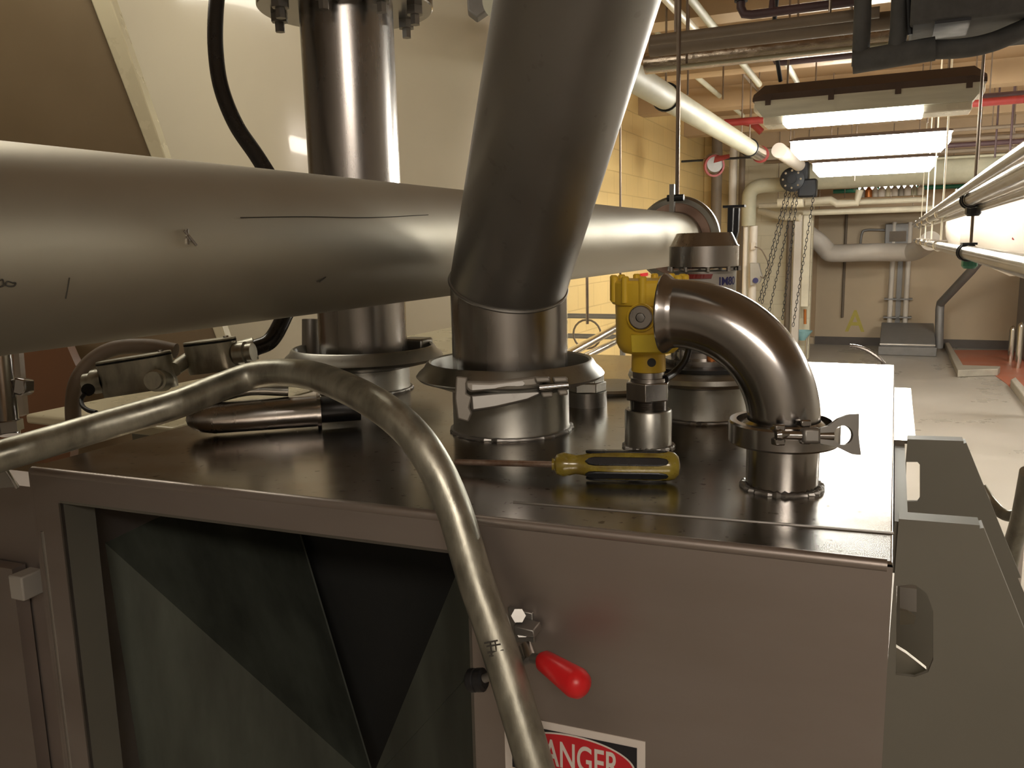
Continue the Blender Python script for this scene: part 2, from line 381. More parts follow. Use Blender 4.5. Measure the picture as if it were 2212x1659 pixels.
# welded collars on the top
MX, MY = -.452, .981; QX, QY = -.821, 1.184
T3 = G(1515, 897, ZT); VG = G(1400, 965, ZT); EB = G(1688, 1052, ZT)
zr = Zat(MX, MY, 822); zq = Zat(QX, QY, 785); z3 = Zat(T3.x, T3.y, 818)
def collar(x, y, r, z1): 
    return lathe(nb(), (x, y, ZT), up, [(0, r+.004), (.004, r+.001), (.006, r), (z1-ZT-.006, r), (z1-ZT, r+.006), (z1-ZT, r-.004), (.002, r-.004)], 64)
part('inlet_collar', collar(MX, MY, .0765, zr), CAST, box); part('inlet_collar', collar(QX, QY, .0765, zq), CAST, box)
R3 = .062*T3.y/1.12
part('inlet_collar', collar(T3.x, T3.y, R3, z3), CAST, box)
for x, y, r in ((MX, MY, .0785), (QX, QY, .0785), (T3.x, T3.y, R3+.002), (VG.x, VG.y, .0275), (EB.x, EB.y, .0365)):
    bm = nb(); n = 60; pts = [V((x+(r+.0012*math.sin(k*2.7))*math.cos(2*PI*k/n), y+(r+.0012*math.sin(k*2.7))*math.sin(2*PI*k/n), ZT+.0015)) for k in range(n+1)]
    tube(bm, pts, lambda t: .0028+.0008*math.sin(t*170), 8, False); part('weld_ring', bm, STD, box)
# --- gusset plates on the right side
def gusset(Y, outer, hole, nm):
    ux, uy = V((1, 0, 0)), V((0, 0, 1))
    o2 = [(P(*p, Y).x, P(*p, Y).z) for p in outer]; h2 = [(P(*p, Y).x, P(*p, Y).z) for p in hole]
    g = part('gusset_plate', plate_hole(nb(), (0, Y, 0), ux, uy, o2, h2, (0, .005, 0)), BRACK, box, nm)
    # folded flanges along the top and the sloping edge
    a, b, c = [V((x, Y, z)) for x, z in o2[:3]]
    part('flange', prism(nb(), [a, b, b+V((0, .022, 0)), a+V((0, .022, 0))], (0, 0, .003)), BRACK, g)
    part('flange', prism(nb(), [b, c, c+V((0, .022, 0)), b+V((0, .022, 0))], (.003, 0, .001)), BRACK, g)
sl = lambda x, y0, y1: x
gusset(.775, [(1941, 1128), (2116, 1142), (2212+108, 1382+270), (2420, 1900), (1898, 1900), (1900, 1659)],
       [(1937, 1266), (1975, 1262), (2002, 1282), (2016, 1320), (2016, 1425), (2005, 1452), (1975, 1463), (1935, 1458)], 'front gusset plate with a tall slot')
gusset(1.08, [(1960, 954), (2081, 958), (2199, 1249), (2330, 1560), (2330, 1700), (1925, 1700), (1940, 1200)],
       [(1958, 998), (1982, 998), (1987, 1004), (1987, 1076), (1982, 1083), (1956, 1083)], 'rear gusset plate with a small slot')
gz = P(2000, 1132, .775).z
part('side_channel', bx(nb(), (.011, .78, gz-.05), (.022, 1.45, gz-.002)), BRACK, box)
part('side_ledge', bx(nb(), (.010, 1.09, gz-.002), (.034, 1.48, gz+.002)), STTOP, box, 'narrow wet bright ledge along the right side')
part('latch_tab', bx(nb(), (.011, 1.40, 1.44), (.030, 1.42, 1.46)), BLACKM, box)
q = [P(*p, .80) for p in ((1932, 1396), (1958, 1412), (2001, 1446), (1990, 1460), (1970, 1466), (1930, 1462))]
part('slot_tongue', prism(nb(), q, (0, .006, 0)), ST, box, 'pale bent tongue inside the front slot')
q = [P(*p, 1.00) for p in ((1944, 1318), (1960, 1322), (1978, 1334), (1974, 1348), (1944, 1350))]
part('slot_tongue', prism(nb(), q, (0, .006, 0)), ST, box)
part('slot_bracket', prism(nb(), [P(*p, 1.02) for p in ((1944, 1268), (1980, 1272), (1980, 1322), (1944, 1318))], (0, .01, 0)), LABEL, box, 'small pale plate behind the front slot')
# left post with a hinge block
post = thing('frame_post', 'brown steel post with a small hinge block left of the hatch', 'post', (-.97, .70, 0))
hl = Fp(40, 1070, .0)
part('post_face', prism(nb(), [fx(-.16, 0, -.03), fx(-.006, 0, -.03), fx(-.006, hl.z, -.03), fx(-.16, hl.z, -.03)], -fn*.05), STFACE, post)
part('post_rib', prism(nb(), [fx(-.16, 0, -.01), fx(-.062, 0, -.01), fx(-.062, hl.z-.10, -.01), fx(-.16, hl.z-.10, -.01)], -fn*.018), STFACE, post)
a = Fp(16, 1243, .006); b = Fp(52, 1300, .006)
part('hinge_block', prism(nb(), [fx(fs(a), b.z, .006), fx(fs(b), b.z, .006), fx(fs(b), a.z, .006), fx(fs(a), a.z, .006)], -fn*.03), LABEL, post, 'pale square hinge block', bevel=.002)

# pale tray beside the box, left
tray = thing('cable_tray', 'pale painted tray running behind the galvanised conduit at left', 'tray', (-1.06, 1.2, 0))
part('tray_bed', bx(nb(), (-1.205, .83, 1.495), (-.90, 2.2, 1.51)), TANKE, tray, bevel=.004)
part('leg', bx(nb(), (-1.18, 1.0, 0), (-1.14, 1.04, 1.495)), BRACK, tray); part('leg', bx(nb(), (-1.18, 2.1, 0), (-1.14, 2.14, 1.495)), BRACK, tray)

# ------------------------------------------------------------------ main slanting pipe
mz = Zat(MX, MY, 612)
topd = .15*F/352
tp = C(1244, 0, topd); mp = V((MX, MY, mz)); dirn = (tp-mp).normalized(); tp2 = mp+dirn*((tp-mp).length+.45)
pipe = thing('mitred_pipe', 'wide stainless pipe rising from the box top and bending towards the viewer', 'pipe', (MX, MY, ZT))
RP = .075
def mitre(bm, a, b, n1, c_dir, r, seg=64, cap_b=True):
    return bm
nrm = (up+dirn).normalized()                              # mitre plane
def cut_tube(p_end, ax, plane_n, plane_p, r, seg=72, extra_rings=2):
    """tube from the plane to p_end"""
    bm = nb(); u, v, ax = frame(ax); A = []; B = []
    for k in range(seg):
        off = (u*math.cos(2*PI*k/seg)+v*math.sin(2*PI*k/seg))*r
        t = -((p_end+off-plane_p).dot(plane_n))/ax.dot(plane_n)
        A.append(bm.verts.new(p_end+off+ax*t)); B.append(bm.verts.new(p_end+off))
    for k in range(seg): bm.faces.new((A[k], A[(k+1) % seg], B[(k+1) % seg], B[k]))
    bm.faces.new(B); return bm
part('lower_section', cut_tube(V((MX, MY, zr+.004)), up, nrm, mp, RP), STV, pipe)
part('upper_section', cut_tube(tp2, dirn, nrm, mp, RP), STD, pipe, 'slanting satin grey upper length')
bm = nb(); u, v, ax = frame(dirn); pts = []
for k in range(73):
    off = (u*math.cos(2*PI*k/72)+v*math.sin(2*PI*k/72))*RP
    t = -(off.dot(nrm))/ax.dot(nrm); pts.append(mp+off+ax*t)
tube(bm, pts, .0026, 8, False); part('weld_seam', bm, STD, pipe)
def ring_profile(R, r0, h, w):      # thin flanged clamp ring, R outer, r0 bore
    return [(-h*.5, r0), (-h*.45, r0+.012), (-h*.25, R-.018), (-h*.12, R-.004), (0, R), (h*.12, R-.003), (h*.30, R-.010), (h*.50, R-.014), (h*.55, R-.017), (h*.50, R-.020), (-h*.1, R-.024), (-h*.15, r0), (-h*.5, r0)]
RR = .123
cr = thing('clamp_ring', 'wide stainless clamp ring with toggle latch around the slanting pipe', 'clamp', (MX, MY, zr))
part('ring', lathe(nb(), (MX, MY, zr+.010), up, ring_profile(RR, RP+.001, .034, 0), 80), CAST, cr)
# toggle latch
def cpoly(pts, d): return [C(x, y, d) for x, y in pts]
dl = pr((MX, MY-.11, zr))[2]-.015
vd = c2w(V((0, 0, 1)))
part('latch_bracket', prism(nb(), cpoly([(985, 812), (1010, 815), (1008, 850), (1020, 856), (1014, 880), (1020, 892), (1012, 912), (988, 905), (982, 860)], dl), vd*.012), LATCH, cr, bevel=.002)
part('latch_lever', prism(nb(), cpoly([(1005, 822), (1060, 823), (1160, 812), (1172, 818), (1172, 832), (1150, 836), (1080, 840), (1015, 848), (1005, 838)], dl-.006), vd*.010), LATCH, cr, bevel=.003)
part('latch_lever_slot', prism(nb(), cpoly([(1020, 831), (1060, 832), (1128, 823), (1134, 828), (1130, 833), (1070, 839), (1020, 843)], dl-.0075), vd*.003), STD, cr)
part('latch_handle', prism(nb(), cpoly([(1015, 852), (1080, 846), (1165, 842), (1172, 852), (1140, 866), (1070, 882), (1018, 890)], dl-.002), vd*.010), STD, cr, bevel=.003)
cyl(bm := nb(), C(1165, 838, dl-.012), C(1228, 832, dl-.012), .0042, seg=14); part('latch_hook', bm, STP, cr)
for q in ((1168, 822, 14), (1206, 822, 13), (1178, 855, 10), (1212, 850, 8)):
    part('latch_lug', prism(nb(), cpoly([(q[0]-q[2], q[1]-8), (q[0]+q[2]+6, q[1]-9), (q[0]+q[2]+8, q[1]+3), (q[0]-q[2]+4, q[1]+5)], dl-.014), vd*.016), LATCH, cr, bevel=.002)

# ------------------------------------------------------------------ horizontal pipe
HX, HZ, HR = -.622, 1.7555, .0805
hp = thing('horizontal_pipe', 'long dull grey horizontal pipe crossing behind the slanting pipe', 'pipe', (HX, 1.2, HZ))
part('tube', cyl(nb(), (HX, -.6, HZ), (HX, 2.66, HZ), HR, seg=80), ST, hp)
part('end_flange', lathe(nb(), (HX, 2.60, HZ), (0, 1, 0), [(0, HR), (0, .125), (.01, .133), (.03, .133), (.034, .125), (.034, 0)], 72), CAST, hp)
part('flange_gasket', lathe(nb(), (HX, 2.598, HZ), (0, 1, 0), [(0, HR+.001), (-.003, HR+.004), (-.003, .108), (0, .11)], 60), PINKISH, hp, 'dull pink ring on the flange')
bm = nb()
for cxp, cyp, L, a in ((120, 640, .018, 1.4), (160, 655, .02, .3), (405, 520, .012, 1.2), (690, 600, .012, .3), (910, 465, .012, .4)):
    pass
# scratch and pen marks: small raised strokes on the side facing the viewer
def on_pipe(px, py):
    r = ray(px, py); # nearest hit with the cylinder about x=HX,z=HZ
    ox, oz = -HX, H-HZ; A = r.x**2+r.z**2; B = 2*(r.x*ox+r.z*oz); Cc = ox*ox+oz*oz-(HR+.0004)**2
    dsc = B*B-4*A*Cc
    return CAM+r*((-B-math.sqrt(max(0, dsc)))/(2*A))
def marks(lst, m, nm, lb, w):
    for L in lst: part(nm, tube(nb(), [on_pipe(*p) for p in L], w, 6, len(L) > 2, 4), m, hp, lb)
marks([[(398, 498), (412, 515), (424, 530)], [(403, 510), (410, 520)], [(404, 495), (406, 528)]], STP, 'bright_scratch', 'small shiny scratch', .0012)
marks([[(0, 606), (6, 604), (8, 616), (0, 620)], [(30, 612), (16, 608), (14, 617), (30, 618), (34, 611), (26, 611)], [(150, 600), (142, 645)], [(684, 608), (704, 598), (690, 610)],
       [(520, 470), (660, 468), (800, 470), (925, 464)]], INK, 'pen_mark', 'faint dark pen strokes', .0005)

# ------------------------------------------------------------------ rear riser pipe with bolted flange
riser = thing('flanged_riser_pipe', 'shiny vertical stainless pipe with a bolted flange at its top', 'pipe', (QX, QY, ZT))
zf = Zat(QX, QY, 22)
RQ = .0745
part('tube', lathe(nb(), (QX, QY, zq+.002), up, [(0, RQ-.003), (0, RQ), (zf-zq, RQ), (zf-zq, RQ-.003)], 72), STV, riser)
fl = part('flange', lathe(nb(), (QX, QY, zf), up, [(0, RQ), (0, .137), (.002, .139), (.022, .139), (.024, .137), (.024, 0)], 72), STP, riser)
part('flange', lathe(nb(), (QX, QY, zf+.026), up, [(0, 0), (0, .137), (.002, .139), (.022, .139), (.024, .137), (.024, 0)], 72), STP, riser)
for k in range(8):
    a = math.radians(18+45*k); x, y = QX+.112*math.cos(a), QY+.112*math.sin(a)
    part('bolt', lathe(nb(), (x, y, zf), -up, [(-.05, 0), (-.05, .008), (0, .008), (0, .014), (.013, .014), (.0135, .008), (.028, .008), (.028, 0)], 6), STD, riser)
part('upper_tube', cyl(nb(), (QX, QY, zf+.05), (QX, QY, CEIL), RQ, seg=60), STV, riser)
cr2 = thing('clamp_ring', 'wide clamp ring around the foot of the flanged vertical pipe', 'clamp', (QX, QY, zq))
part('ring', lathe(nb(), (QX, QY, zq+.012), up, ring_profile(.135, RQ+.001, .034, 0), 80), CAST, cr2)
a = C(905, 742, 1.47)
part('latch', bx(nb(), tuple(a-V((.03, .02, .012))), tuple(a+V((.018, .02, .010)))), CAST, cr2, bevel=.004)
cyl(bm := nb(), C(672, 690, 1.48), C(672, 775, 1.48), .016, seg=24); 
solo('sensor_stub', bm, STD, 'dark vertical stub just left of the flanged pipe', 'fitting')

# ------------------------------------------------------------------ flexible hose
fh = thing('flexible_hose', 'black flexible hose hanging down past the pale silo', 'hose', C(560, 340, 1.15))
pts = [C(480, -160, 1.3), C(474, -60, 1.28), (V(C(466, 30, 1.26))), C(466, 110, 1.25), C(478, 190, 1.24), C(510, 270, 1.23), C(560, 345, 1.22), C(608, 430, 1.21), C(635, 540, 1.20), C(628, 640, 1.19), C(612, 688, 1.18), C(585, 735, 1.17), C(550, 752, 1.16)]
tube(bm := nb(), pts, .0115, 20, True, 10); part('jacket', bm, HOSE, fh)
cyl(bm := nb(), C(552, 752, 1.16), C(515, 762, 1.155), .016, seg=20); part('end_fitting', bm, GALV, fh)

# ------------------------------------------------------------------ conduit
ctr = [(-160, 1030, .80), (-50, 1000, .81), (60, 968, .83), (205, 925, .87), (374, 876, .90), (470, 838, .93), (545, 812, .95), (615, 805, .93), (685, 814, .88), (772, 850, .81), (845, 895, .76),
       (903, 952, .74), (948, 1024, .73), (982, 1104, .725), (1004, 1175, .72), (1030, 1262, .715), (1079, 1403, .705), (1156, 1656, .685), (1200, 1810, .675)]
cond = thing('bent_conduit', 'thick bent galvanised conduit arching over the front of the box', 'conduit', C(620, 850, .93))
tube(bm := nb(), [C(*c) for c in ctr], .0157, 32, True, 10); part('tube', bm, GALV, cond)
mk = nb()
for a, b in (((1047, 1378), (1076, 1372)), ((1052, 1385), (1082, 1380)), ((1054, 1398), (1088, 1392)), ((1058, 1405), (1086, 1402)), ((1060, 1376), (1063, 1404)), ((1070, 1373), (1074, 1402))):
    p, q = C(*a, .705), C(*b, .705)
    for t in (p, q): pass
    cyl(mk, p-vd*.0145, q-vd*.0145, .0007, seg=6)
part('print_mark', mk, INK, cond, 'small dark printed mark')

# LB fittings left
def condulet(a, b, hgt, d, label, roll=0):
    A, B = C(*a, d), C(*b, d-.01); t = thing('conduit_fitting', label, 'conduit fitting', (A+B)/2)
    ax = (B-A).normalized(); L = (B-A).length; side = up.cross(ax).normalized(); uu = ax.cross(side)
    if uu.z < 0: uu = -uu
    w2 = .019; n = 10
    def outline(w, l, zz): 
        o = []
        for k in range(n+1):
            an = -PI/2+PI*k/n; o.append(B-ax*w+ax*w*math.cos(an)*l+side*w*math.sin(an)+uu*zz)
        for k in range(n+1):
            an = PI/2+PI*k/n; o.append(A+ax*w+ax*w*math.cos(an)*l+side*w*math.sin(an)+uu*zz)
        return o
    bm = nb(); lv = [outline(.013, 1, -hgt), outline(.017, 1, -hgt+.005), outline(w2, 1, 0)]
    vs = [[bm.verts.new(p) for p in l] for l in lv]; m = len(vs[0])
    bm.faces.new(vs[0][::-1]); bm.faces.new(vs[-1])
    for x, y in zip(vs, vs[1:]):
        for k in range(m): bm.faces.new((x[k], x[(k+1) % m], y[(k+1) % m], y[k]))
    part('body', bm, GALV, t)
    part('gasket', prism(nb(), outline(w2+.0003, 1, .0003), uu*.0016), DARK, t)
    lid = part('lid', prism(nb(), outline(w2-.001, 1, .002), uu*.003), GALV, t, bevel=.001)
    cyl(bm := nb(), B-ax*.012+uu*.004, B-ax*.012+uu*.0075, .0035, seg=10); part('screw', bm, STP, lid)
    return t, A, B, ax, uu
t1, A, B, ax, uu = condulet((212, 790), (368, 765), .042, 1.08, 'lower left cast conduit fitting with oval lid and open round hub')
lathe(bm := nb(), A-uu*.020+ax*.006, -ax, [(0, .016), (.016, .016), (.018, .0125), (.028, .0125), (.028, .0085), (.004, .0085), (.004, 0)], 24); part('hub', bm, GALV, t1)
cyl(bm := nb(), C(190, 842, 1.055), C(190.5, 842, 1.054), .008, seg=16); part('hub_bore', bm, DARK, t1)
lathe(bm := nb(), C(338, 822, 1.05), -vd, [(-.02, .014), (.004, .014), (.005, .011), (.012, .011), (.012, 0)], 24); part('side_hub', bm, GALV, t1)
t2, A2, B2, ax2, uu2 = condulet((400, 748), (508, 735), .038, 1.10, 'cast conduit fitting beside the hose end, with scratched side')
lathe(bm := nb(), B2-uu2*.018-ax2*.002, ax2, [(0, .015), (.014, .015), (.016, .012), (.024, .012), (.024, 0)], 24); part('hub', bm, GALV, t2)
cyl(bm := nb(), B-uu*.02, A2-uu2*.018, .0095, seg=20); solo('conduit_nipple', bm, GALV, 'short conduit nipple joining the two cast fittings', 'conduit fitting')
tube(bm := nb(), [C(380, 758, 1.16), C(320, 748, 1.16), C(250, 752, 1.16), C(200, 778, 1.16), C(168, 820, 1.16), C(158, 870, 1.16), C(160, 930, 1.16)], .0105, 18)
solo('flexible_hose', bm, BRN, 'grey-brown hose looping behind the two cast conduit fittings', 'hose')
tube(bm := nb(), [C(184, 850, 1.05), C(176, 862, 1.05), C(178, 876, 1.04), C(190, 886, 1.03), C(208, 891, 1.02)], .0028, 10)
solo('wire', bm, GASK, 'short black wire end curling below the open fitting hub', 'wire')
# chrome clamp at the left edge
ck = thing('pipe_strap', 'bright chrome strut clamp cut off by the left edge of the picture', 'clamp', C(15, 1000, .95))
cyl(bm := nb(), C(-5, 700, .97), C(22, 940, .95), .011, seg=20); part('tube', bm, STP, ck)
part('strut', prism(nb(), cpoly([(28, 754), (40, 752), (52, 895), (38, 900)], .99), vd*.01), WPIPE, ck)
part('clip', prism(nb(), cpoly([(30, 815), (54, 820), (54, 848), (42, 855), (26, 850)], .955), vd*.02), STP, ck, bevel=.002)
part('nut', lathe(nb(), C(18, 930, .95), up, [(0, 0), (0, .016), (.012, .016), (.012, 0)], 6), STP, ck)
tube(bm := nb(), [C(-20, 965, .90), C(0, 1000, .90), C(18, 1022, .90), C(38, 1055, .90)], .002, 8); part('wire_clip', bm, STP, ck)
part('plate', prism(nb(), cpoly([(-30, 1000), (2, 1005), (36, 1052), (-30, 1056)], .91), vd*.006), STD, ck)

# ------------------------------------------------------------------ bullet-ended tube lying on the top
s0 = G(428, 905, ZT+.023); s1_ = G(690, 886, ZT+.024)
st = thing('curved_tube_handle', 'dark polished tube with a rounded end lying under the conduit arch', 'tube', (s0+s1_)/2-V((0, 0, .018)))
L = (s1_-s0).length
lathe(bm := nb(), s0, s1_-s0, [(-.016, 0), (-.013, .008), (-.006, .014), (.004, .0185), (.02, .021), (L, .022)]+[(L, .019), (.02, .019), (.02, 0)], 36); part('tube', bm, STV, st)
lathe(bm := nb(), s1_, s1_-s0, [(-.003, .0225), (-.003, .0245), (.002, .0245), (.002, .019)], 36); part('rim', bm, STP, st)
cyl(bm := nb(), s1_+(s1_-s0).normalized()*.001, s1_+(s1_-s0)*.35, .018, seg=30); part('dark_sleeve', bm, GASK, st, 'black sleeve behind the rim')
tube(bm := nb(), [s0+V((.01, 0, .024)), s0+(s1_-s0)*.4+V((0, 0, .034)), s0+(s1_-s0)*.75+V((0, 0, .030))], .008, 12); part('strap', bm, CAST, st)

# ------------------------------------------------------------------ yellow level sensor
def zv(py): return Zat(VG.x, VG.y, py)
cpl = thing('threaded_coupling', 'short stainless socket welded on the box top under the yellow sensor', 'fitting', (VG.x, VG.y, ZT))
ztc = zv(883)
part('socket', lathe(nb(), (VG.x, VG.y, ZT), up, [(0, .0275), (ztc-ZT-.002, .0275), (ztc-ZT, .0262), (ztc-ZT, .021), (.002, .021)], 48), CAST, cpl)
vs_ = thing('level_sensor', 'yellow level sensor on a hex fitting screwed into the box top', 'sensor', (VG.x, VG.y, ztc))
prof = [(0, .019)]; zz = 0; hh = zv(862)-ztc
for k in range(6): prof += [(hh*k/6, .0225), (hh*(k+.5)/6, .0208)]
prof += [(hh, .0225), (hh, 0)]
part('thread', lathe(nb(), (VG.x, VG.y, ztc), up, prof, 40), STP, vs_)
z0, z1 = zv(862), zv(822)
part('hex_nut', lathe(nb(), (VG.x, VG.y, z0), up, [(0, 0), (0, .0262), (.001, .0275), (z1-z0-.001, .0275), (z1-z0, .0262), (z1-z0, 0)], 6, math.radians(38)), STP, vs_, bevel=.0008, ang=25)
z2 = zv(802)
part('neck', lathe(nb(), (VG.x, VG.y, z1), up, [(0, .021), ((z2-z1)*.35, .021), ((z2-z1)*.4, .0185), (z2-z1, .0185), (z2-z1, 0)], 40), STV, vs_)
z3_, z4 = zv(798), zv(752)
part('lower_body', lathe(nb(), (VG.x, VG.y, z2), up, [(0, 0), (0, .0185), (.001, .0200), (.008, .0198), (z4-z2-.008, .0195), (z4-z2-.002, .0195), (z4-z2, .019)], 48), YEL, vs_)
z5, z6 = zv(655), zv(603)
VO = V((VG.x, VG.y, 0))+Xc.dot(V((0, 0, 0)))*V((0, 0, 0))
RH = .0385
part('housing', lathe(nb(), (VG.x, VG.y, z4), up, [(-.004, 0), (-.004, .030), (0, .034), (.008, .0375), (z5-z4, RH), (z5-z4, 0)], 56), YEL, vs_)
lid = part('lid', lathe(nb(), (VG.x, VG.y, z5), up, [(0, 0), (0, .0415), (.002, .0425), (z6-z5-.003, .0425), (z6-z5, .040), (z6-z5, 0)], 56), YEL, vs_)
for k in range(12):
    a = 2*PI*k/12+.1; d = V((math.cos(a), math.sin(a), 0)); c = V((VG.x, VG.y, 0))+d*.0410
    lathe(bm := nb(), V((c.x, c.y, z5+.003)), up, [(0, 0), (0, .0045), (z6-z5+.0005, .0045), (z6-z5+.002, .003), (z6-z5+.002, 0)], 12); part('grip_lug', bm, YEL, lid)
# conduit plug facing the viewer
dv = (V((0, 0, 0))-V((VG.x, VG.y, 0))).normalized(); gc = C(1388, 684, .93)
hc = V((VG.x, VG.y, gc.z)); dv = (gc-hc); dv.z = 0; dv.normalize()
gp0 = hc+dv*.030
lathe(bm := nb(), gp0, dv, [(0, .0165), (.013, .0158), (.0135, .0145), (.0125, .0138), (.0125, 0)], 36); part('plug_boss', bm, YEL, vs_)
lathe(bm := nb(), gp0+dv*.0125, dv, [(0, .0132), (.003, .0132), (.004, .0120), (.004, .0055), (.0015, .0050), (.0015, 0)], 36); part('blank_plug', bm, STV, vs_, 'grey round blanking plug with a socket hex')
lathe(bm := nb(), gp0+dv*.0145, dv, [(0, .0050), (.0015, .0048), (.0022, 0)], 6); part('plug_socket', bm, STD, vs_)
# flat bright plate and curved lip
side = dv.cross(up); pc = hc+dv*.0392
def pl(px, py, off=0.): 
    r = ray(px, py); o = pc+dv*off; t = (o-CAM).dot(dv)/r.dot(dv); return CAM+r*t
part('side_plate', prism(nb(), [pl(1364, 762), pl(1362, 723), pl(1440, 722), pl(1440, 758), pl(1420, 762)], -dv*.012), YEL2, vs_, 'brighter yellow flat plate', bevel=.001)
tube(bm := nb(), [pl(1425, 752), pl(1440, 757), pl(1452, 750), pl(1458, 742)], .0034, 10); part('hook', bm, YEL2, vs_)
hd = (CAM-V((VG.x, VG.y, H))); hd.z = 0; hd.normalize(); pq = V((VG.x, VG.y, zv(778)))+hd*.0188+hd.cross(up)*-.0035
lathe(bm := nb(), pq, hd+up*.0, [(0, 0), (0, .0050), (.0018, .0050), (.0018, .0040), (.0019, 0)], 24); part('lock_screw', bm, GASK, vs_, 'black round screw')
# black cable
tube(bm := nb(), [V((VG.x, VG.y, z1+.003))+V((.02, .0, 0)), C(1455, 806, .985), C(1478, 782, .985), C(1488, 752, .98), C(1489, 728, .985), C(1482, 690, 1.0)], .0042, 14)
solo('cable', bm, GASK, 'black cable curving up behind the yellow sensor and elbow', 'cable')

# ------------------------------------------------------------------ sanitary elbow
RE = .0340
ez = lambda py: Zat(EB.x, EB.y, py)
zc1 = ez(930)
stub = part('outlet_stub', lathe(nb(), (EB.x, EB.y, ZT), up, [(0, RE), (zc1-ZT-.012, RE), (zc1-ZT-.003, RE+.012), (zc1-ZT, RE+.012), (zc1-ZT, RE-.002), (0, RE-.002)], 60), STP, box)
elb = thing('pipe_elbow', 'polished stainless elbow curving up from the box top to an open end', 'pipe', (EB.x, EB.y, zc1))
zend = P(1438, 677, EB.y).z; xend = P(1438, 677, EB.y).x
Rb = EB.x-xend-.012; zb = zend-Rb
pts = [V((EB.x, EB.y, zc1)), V((EB.x, EB.y, zb-.001))]
pts = [V((EB.x, EB.y, zc1+(zb-zc1)*k/4)) for k in range(4)]
for k in range(33):
    a = PI/2*k/32; pts.append(V((EB.x-Rb+Rb*math.cos(a), EB.y, zb+Rb*math.sin(a))))
pts.append(V((xend, EB.y, zend)))
tube(bm := nb(), pts, RE, 64, False, hollow=True); part('bend', bm, STP, elb)
lathe(bm := nb(), (EB.x, EB.y, zc1), up, [(0, RE-.002), (0, RE+.012), (.003, RE+.012), (.011, RE)], 60); part('lower_ferrule', bm, STP, elb)
lathe(bm := nb(), (xend+.012, EB.y, zend), (-1, 0, 0), [(0, RE), (.005, RE+.001), (.010, RE+.0055), (.013, RE+.006), (.0145, RE+.005), (.0145, RE-.002), (0, RE-.002)], 60); part('end_ferrule', bm, STP, elb)
cyl(bm := nb(), C(1437, 602, .80), C(1437, 590, .83), .009, .0075, seg=20)
# clamp
tc_ = thing('tri_clamp', 'stainless clamp band with pierced wing nut around the elbow foot', 'clamp', (EB.x, EB.y, zc1))
RC = RE+.013
lathe(bm := nb(), (EB.x, EB.y, zc1-.011), up, [(0, RC-.003), (0, RC+.0035), (.002, RC+.005), (.020, RC+.005), (.022, RC+.0035), (.022, RC-.003), (.014, RC-.001), (.008, RC-.001), (0, RC-.003)], 64); part('band', bm, STP, tc_)
dc = .75
for (x, y) in ((1686, 925), (1686, 955), (1742, 915), (1742, 952)):
    part('lug', prism(nb(), cpoly([(x-12, y-8), (x+12, y-8), (x+11, y+8), (x-11, y+8)], dc), vd*.016), STP, tc_, bevel=.0015)
lathe(bm := nb(), C(1676, 940, dc-.002), C(1700, 938, dc-.002)-C(1676, 940, dc-.002), [(0, 0), (.0, .0045), (.004, .0055), (.008, .0035), (.012, .0025), (.012, 0)], 16); part('bolt_head', bm, STP, tc_)
cyl(bm := nb(), C(1690, 940, dc), C(1800, 942, dc-.004), .0042, seg=14); part('bolt', bm, STP, tc_)
hc2 = (1822, 940); outer = [(1772, 925), (1790, 920), (1812, 904), (1835, 895), (1856, 894), (1855, 940), (1860, 983), (1845, 982), (1815, 968), (1792, 962), (1772, 958)]
hole = [(1822+21*math.cos(2*PI*k/20), 940+21*math.sin(2*PI*k/20)) for k in range(20)]
o_ = C(1822, 940, dc-.006); ex = C(1823, 940, dc-.006)-o_; ey = C(1822, 941, dc-.006)-o_
oo = [(x-1822, y-940) for x, y in outer]; ho = [(x-1822, y-940) for x, y in hole]
wing = part('wing_nut', plate_hole(nb(), o_, ex, ey, oo, ho, vd*.005), STD, tc_)
part('wing_nut_boss', prism(nb(), cpoly([(1735, 925), (1775, 923), (1775, 960), (1735, 958)], dc-.008), vd*.012), STD, tc_, bevel=.003)

# ------------------------------------------------------------------ screwdriver
A = G(1197, 1003, ZT+.0165); B = G(1470, 1007, ZT+.0165); T0 = G(985, 998, ZT+.010)
sd = thing('screwdriver', 'worn yellow and black screwdriver lying on the wet box top', 'screwdriver', (A+B)/2-V((0, 0, .014)))
ax = (B-A).normalized(); LH = (B-A).length
lathe(bm := nb(), A, ax, [(0, 0), (0, .006), (.003, .0105), (.010, .0125), (.016, .0112), (.022, .0098), (.030, .0108), (.040, .0138), (.06, .0150), (LH-.012, .0150), (LH-.006, .0138), (LH-.002, .010), (LH, 0)], 32); part('handle', bm, SDY, sd)
u, v, _ = frame(ax)
for k in range(6):
    a = 2*PI*k/6+.52; d = u*math.cos(a)+v*math.sin(a); td = ax.cross(d)
    pts = []
    pts = [(.032, 0), (.036, .0034), (.042, .0045), (LH-.022, .0045), (LH-.014, .0030), (LH-.012, 0)]
    poly = [A+ax*t+td*w_+d*.0122 for t, w_ in pts]+[A+ax*t-td*w_+d*.0122 for t, w_ in pts[-2:0:-1]]
    part('grip_inlay', prism(nb(), poly, d*.0033), SDB, sd, bevel=.001)
cyl(bm := nb(), A+ax*.004, T0, .0033, seg=14); part('shaft', bm, RUST, sd, 'thin rusty steel shaft')
cyl(bm := nb(), A-ax*.002, A+ax*.002, .0062, seg=20); part('bolster', bm, SDY, sd)

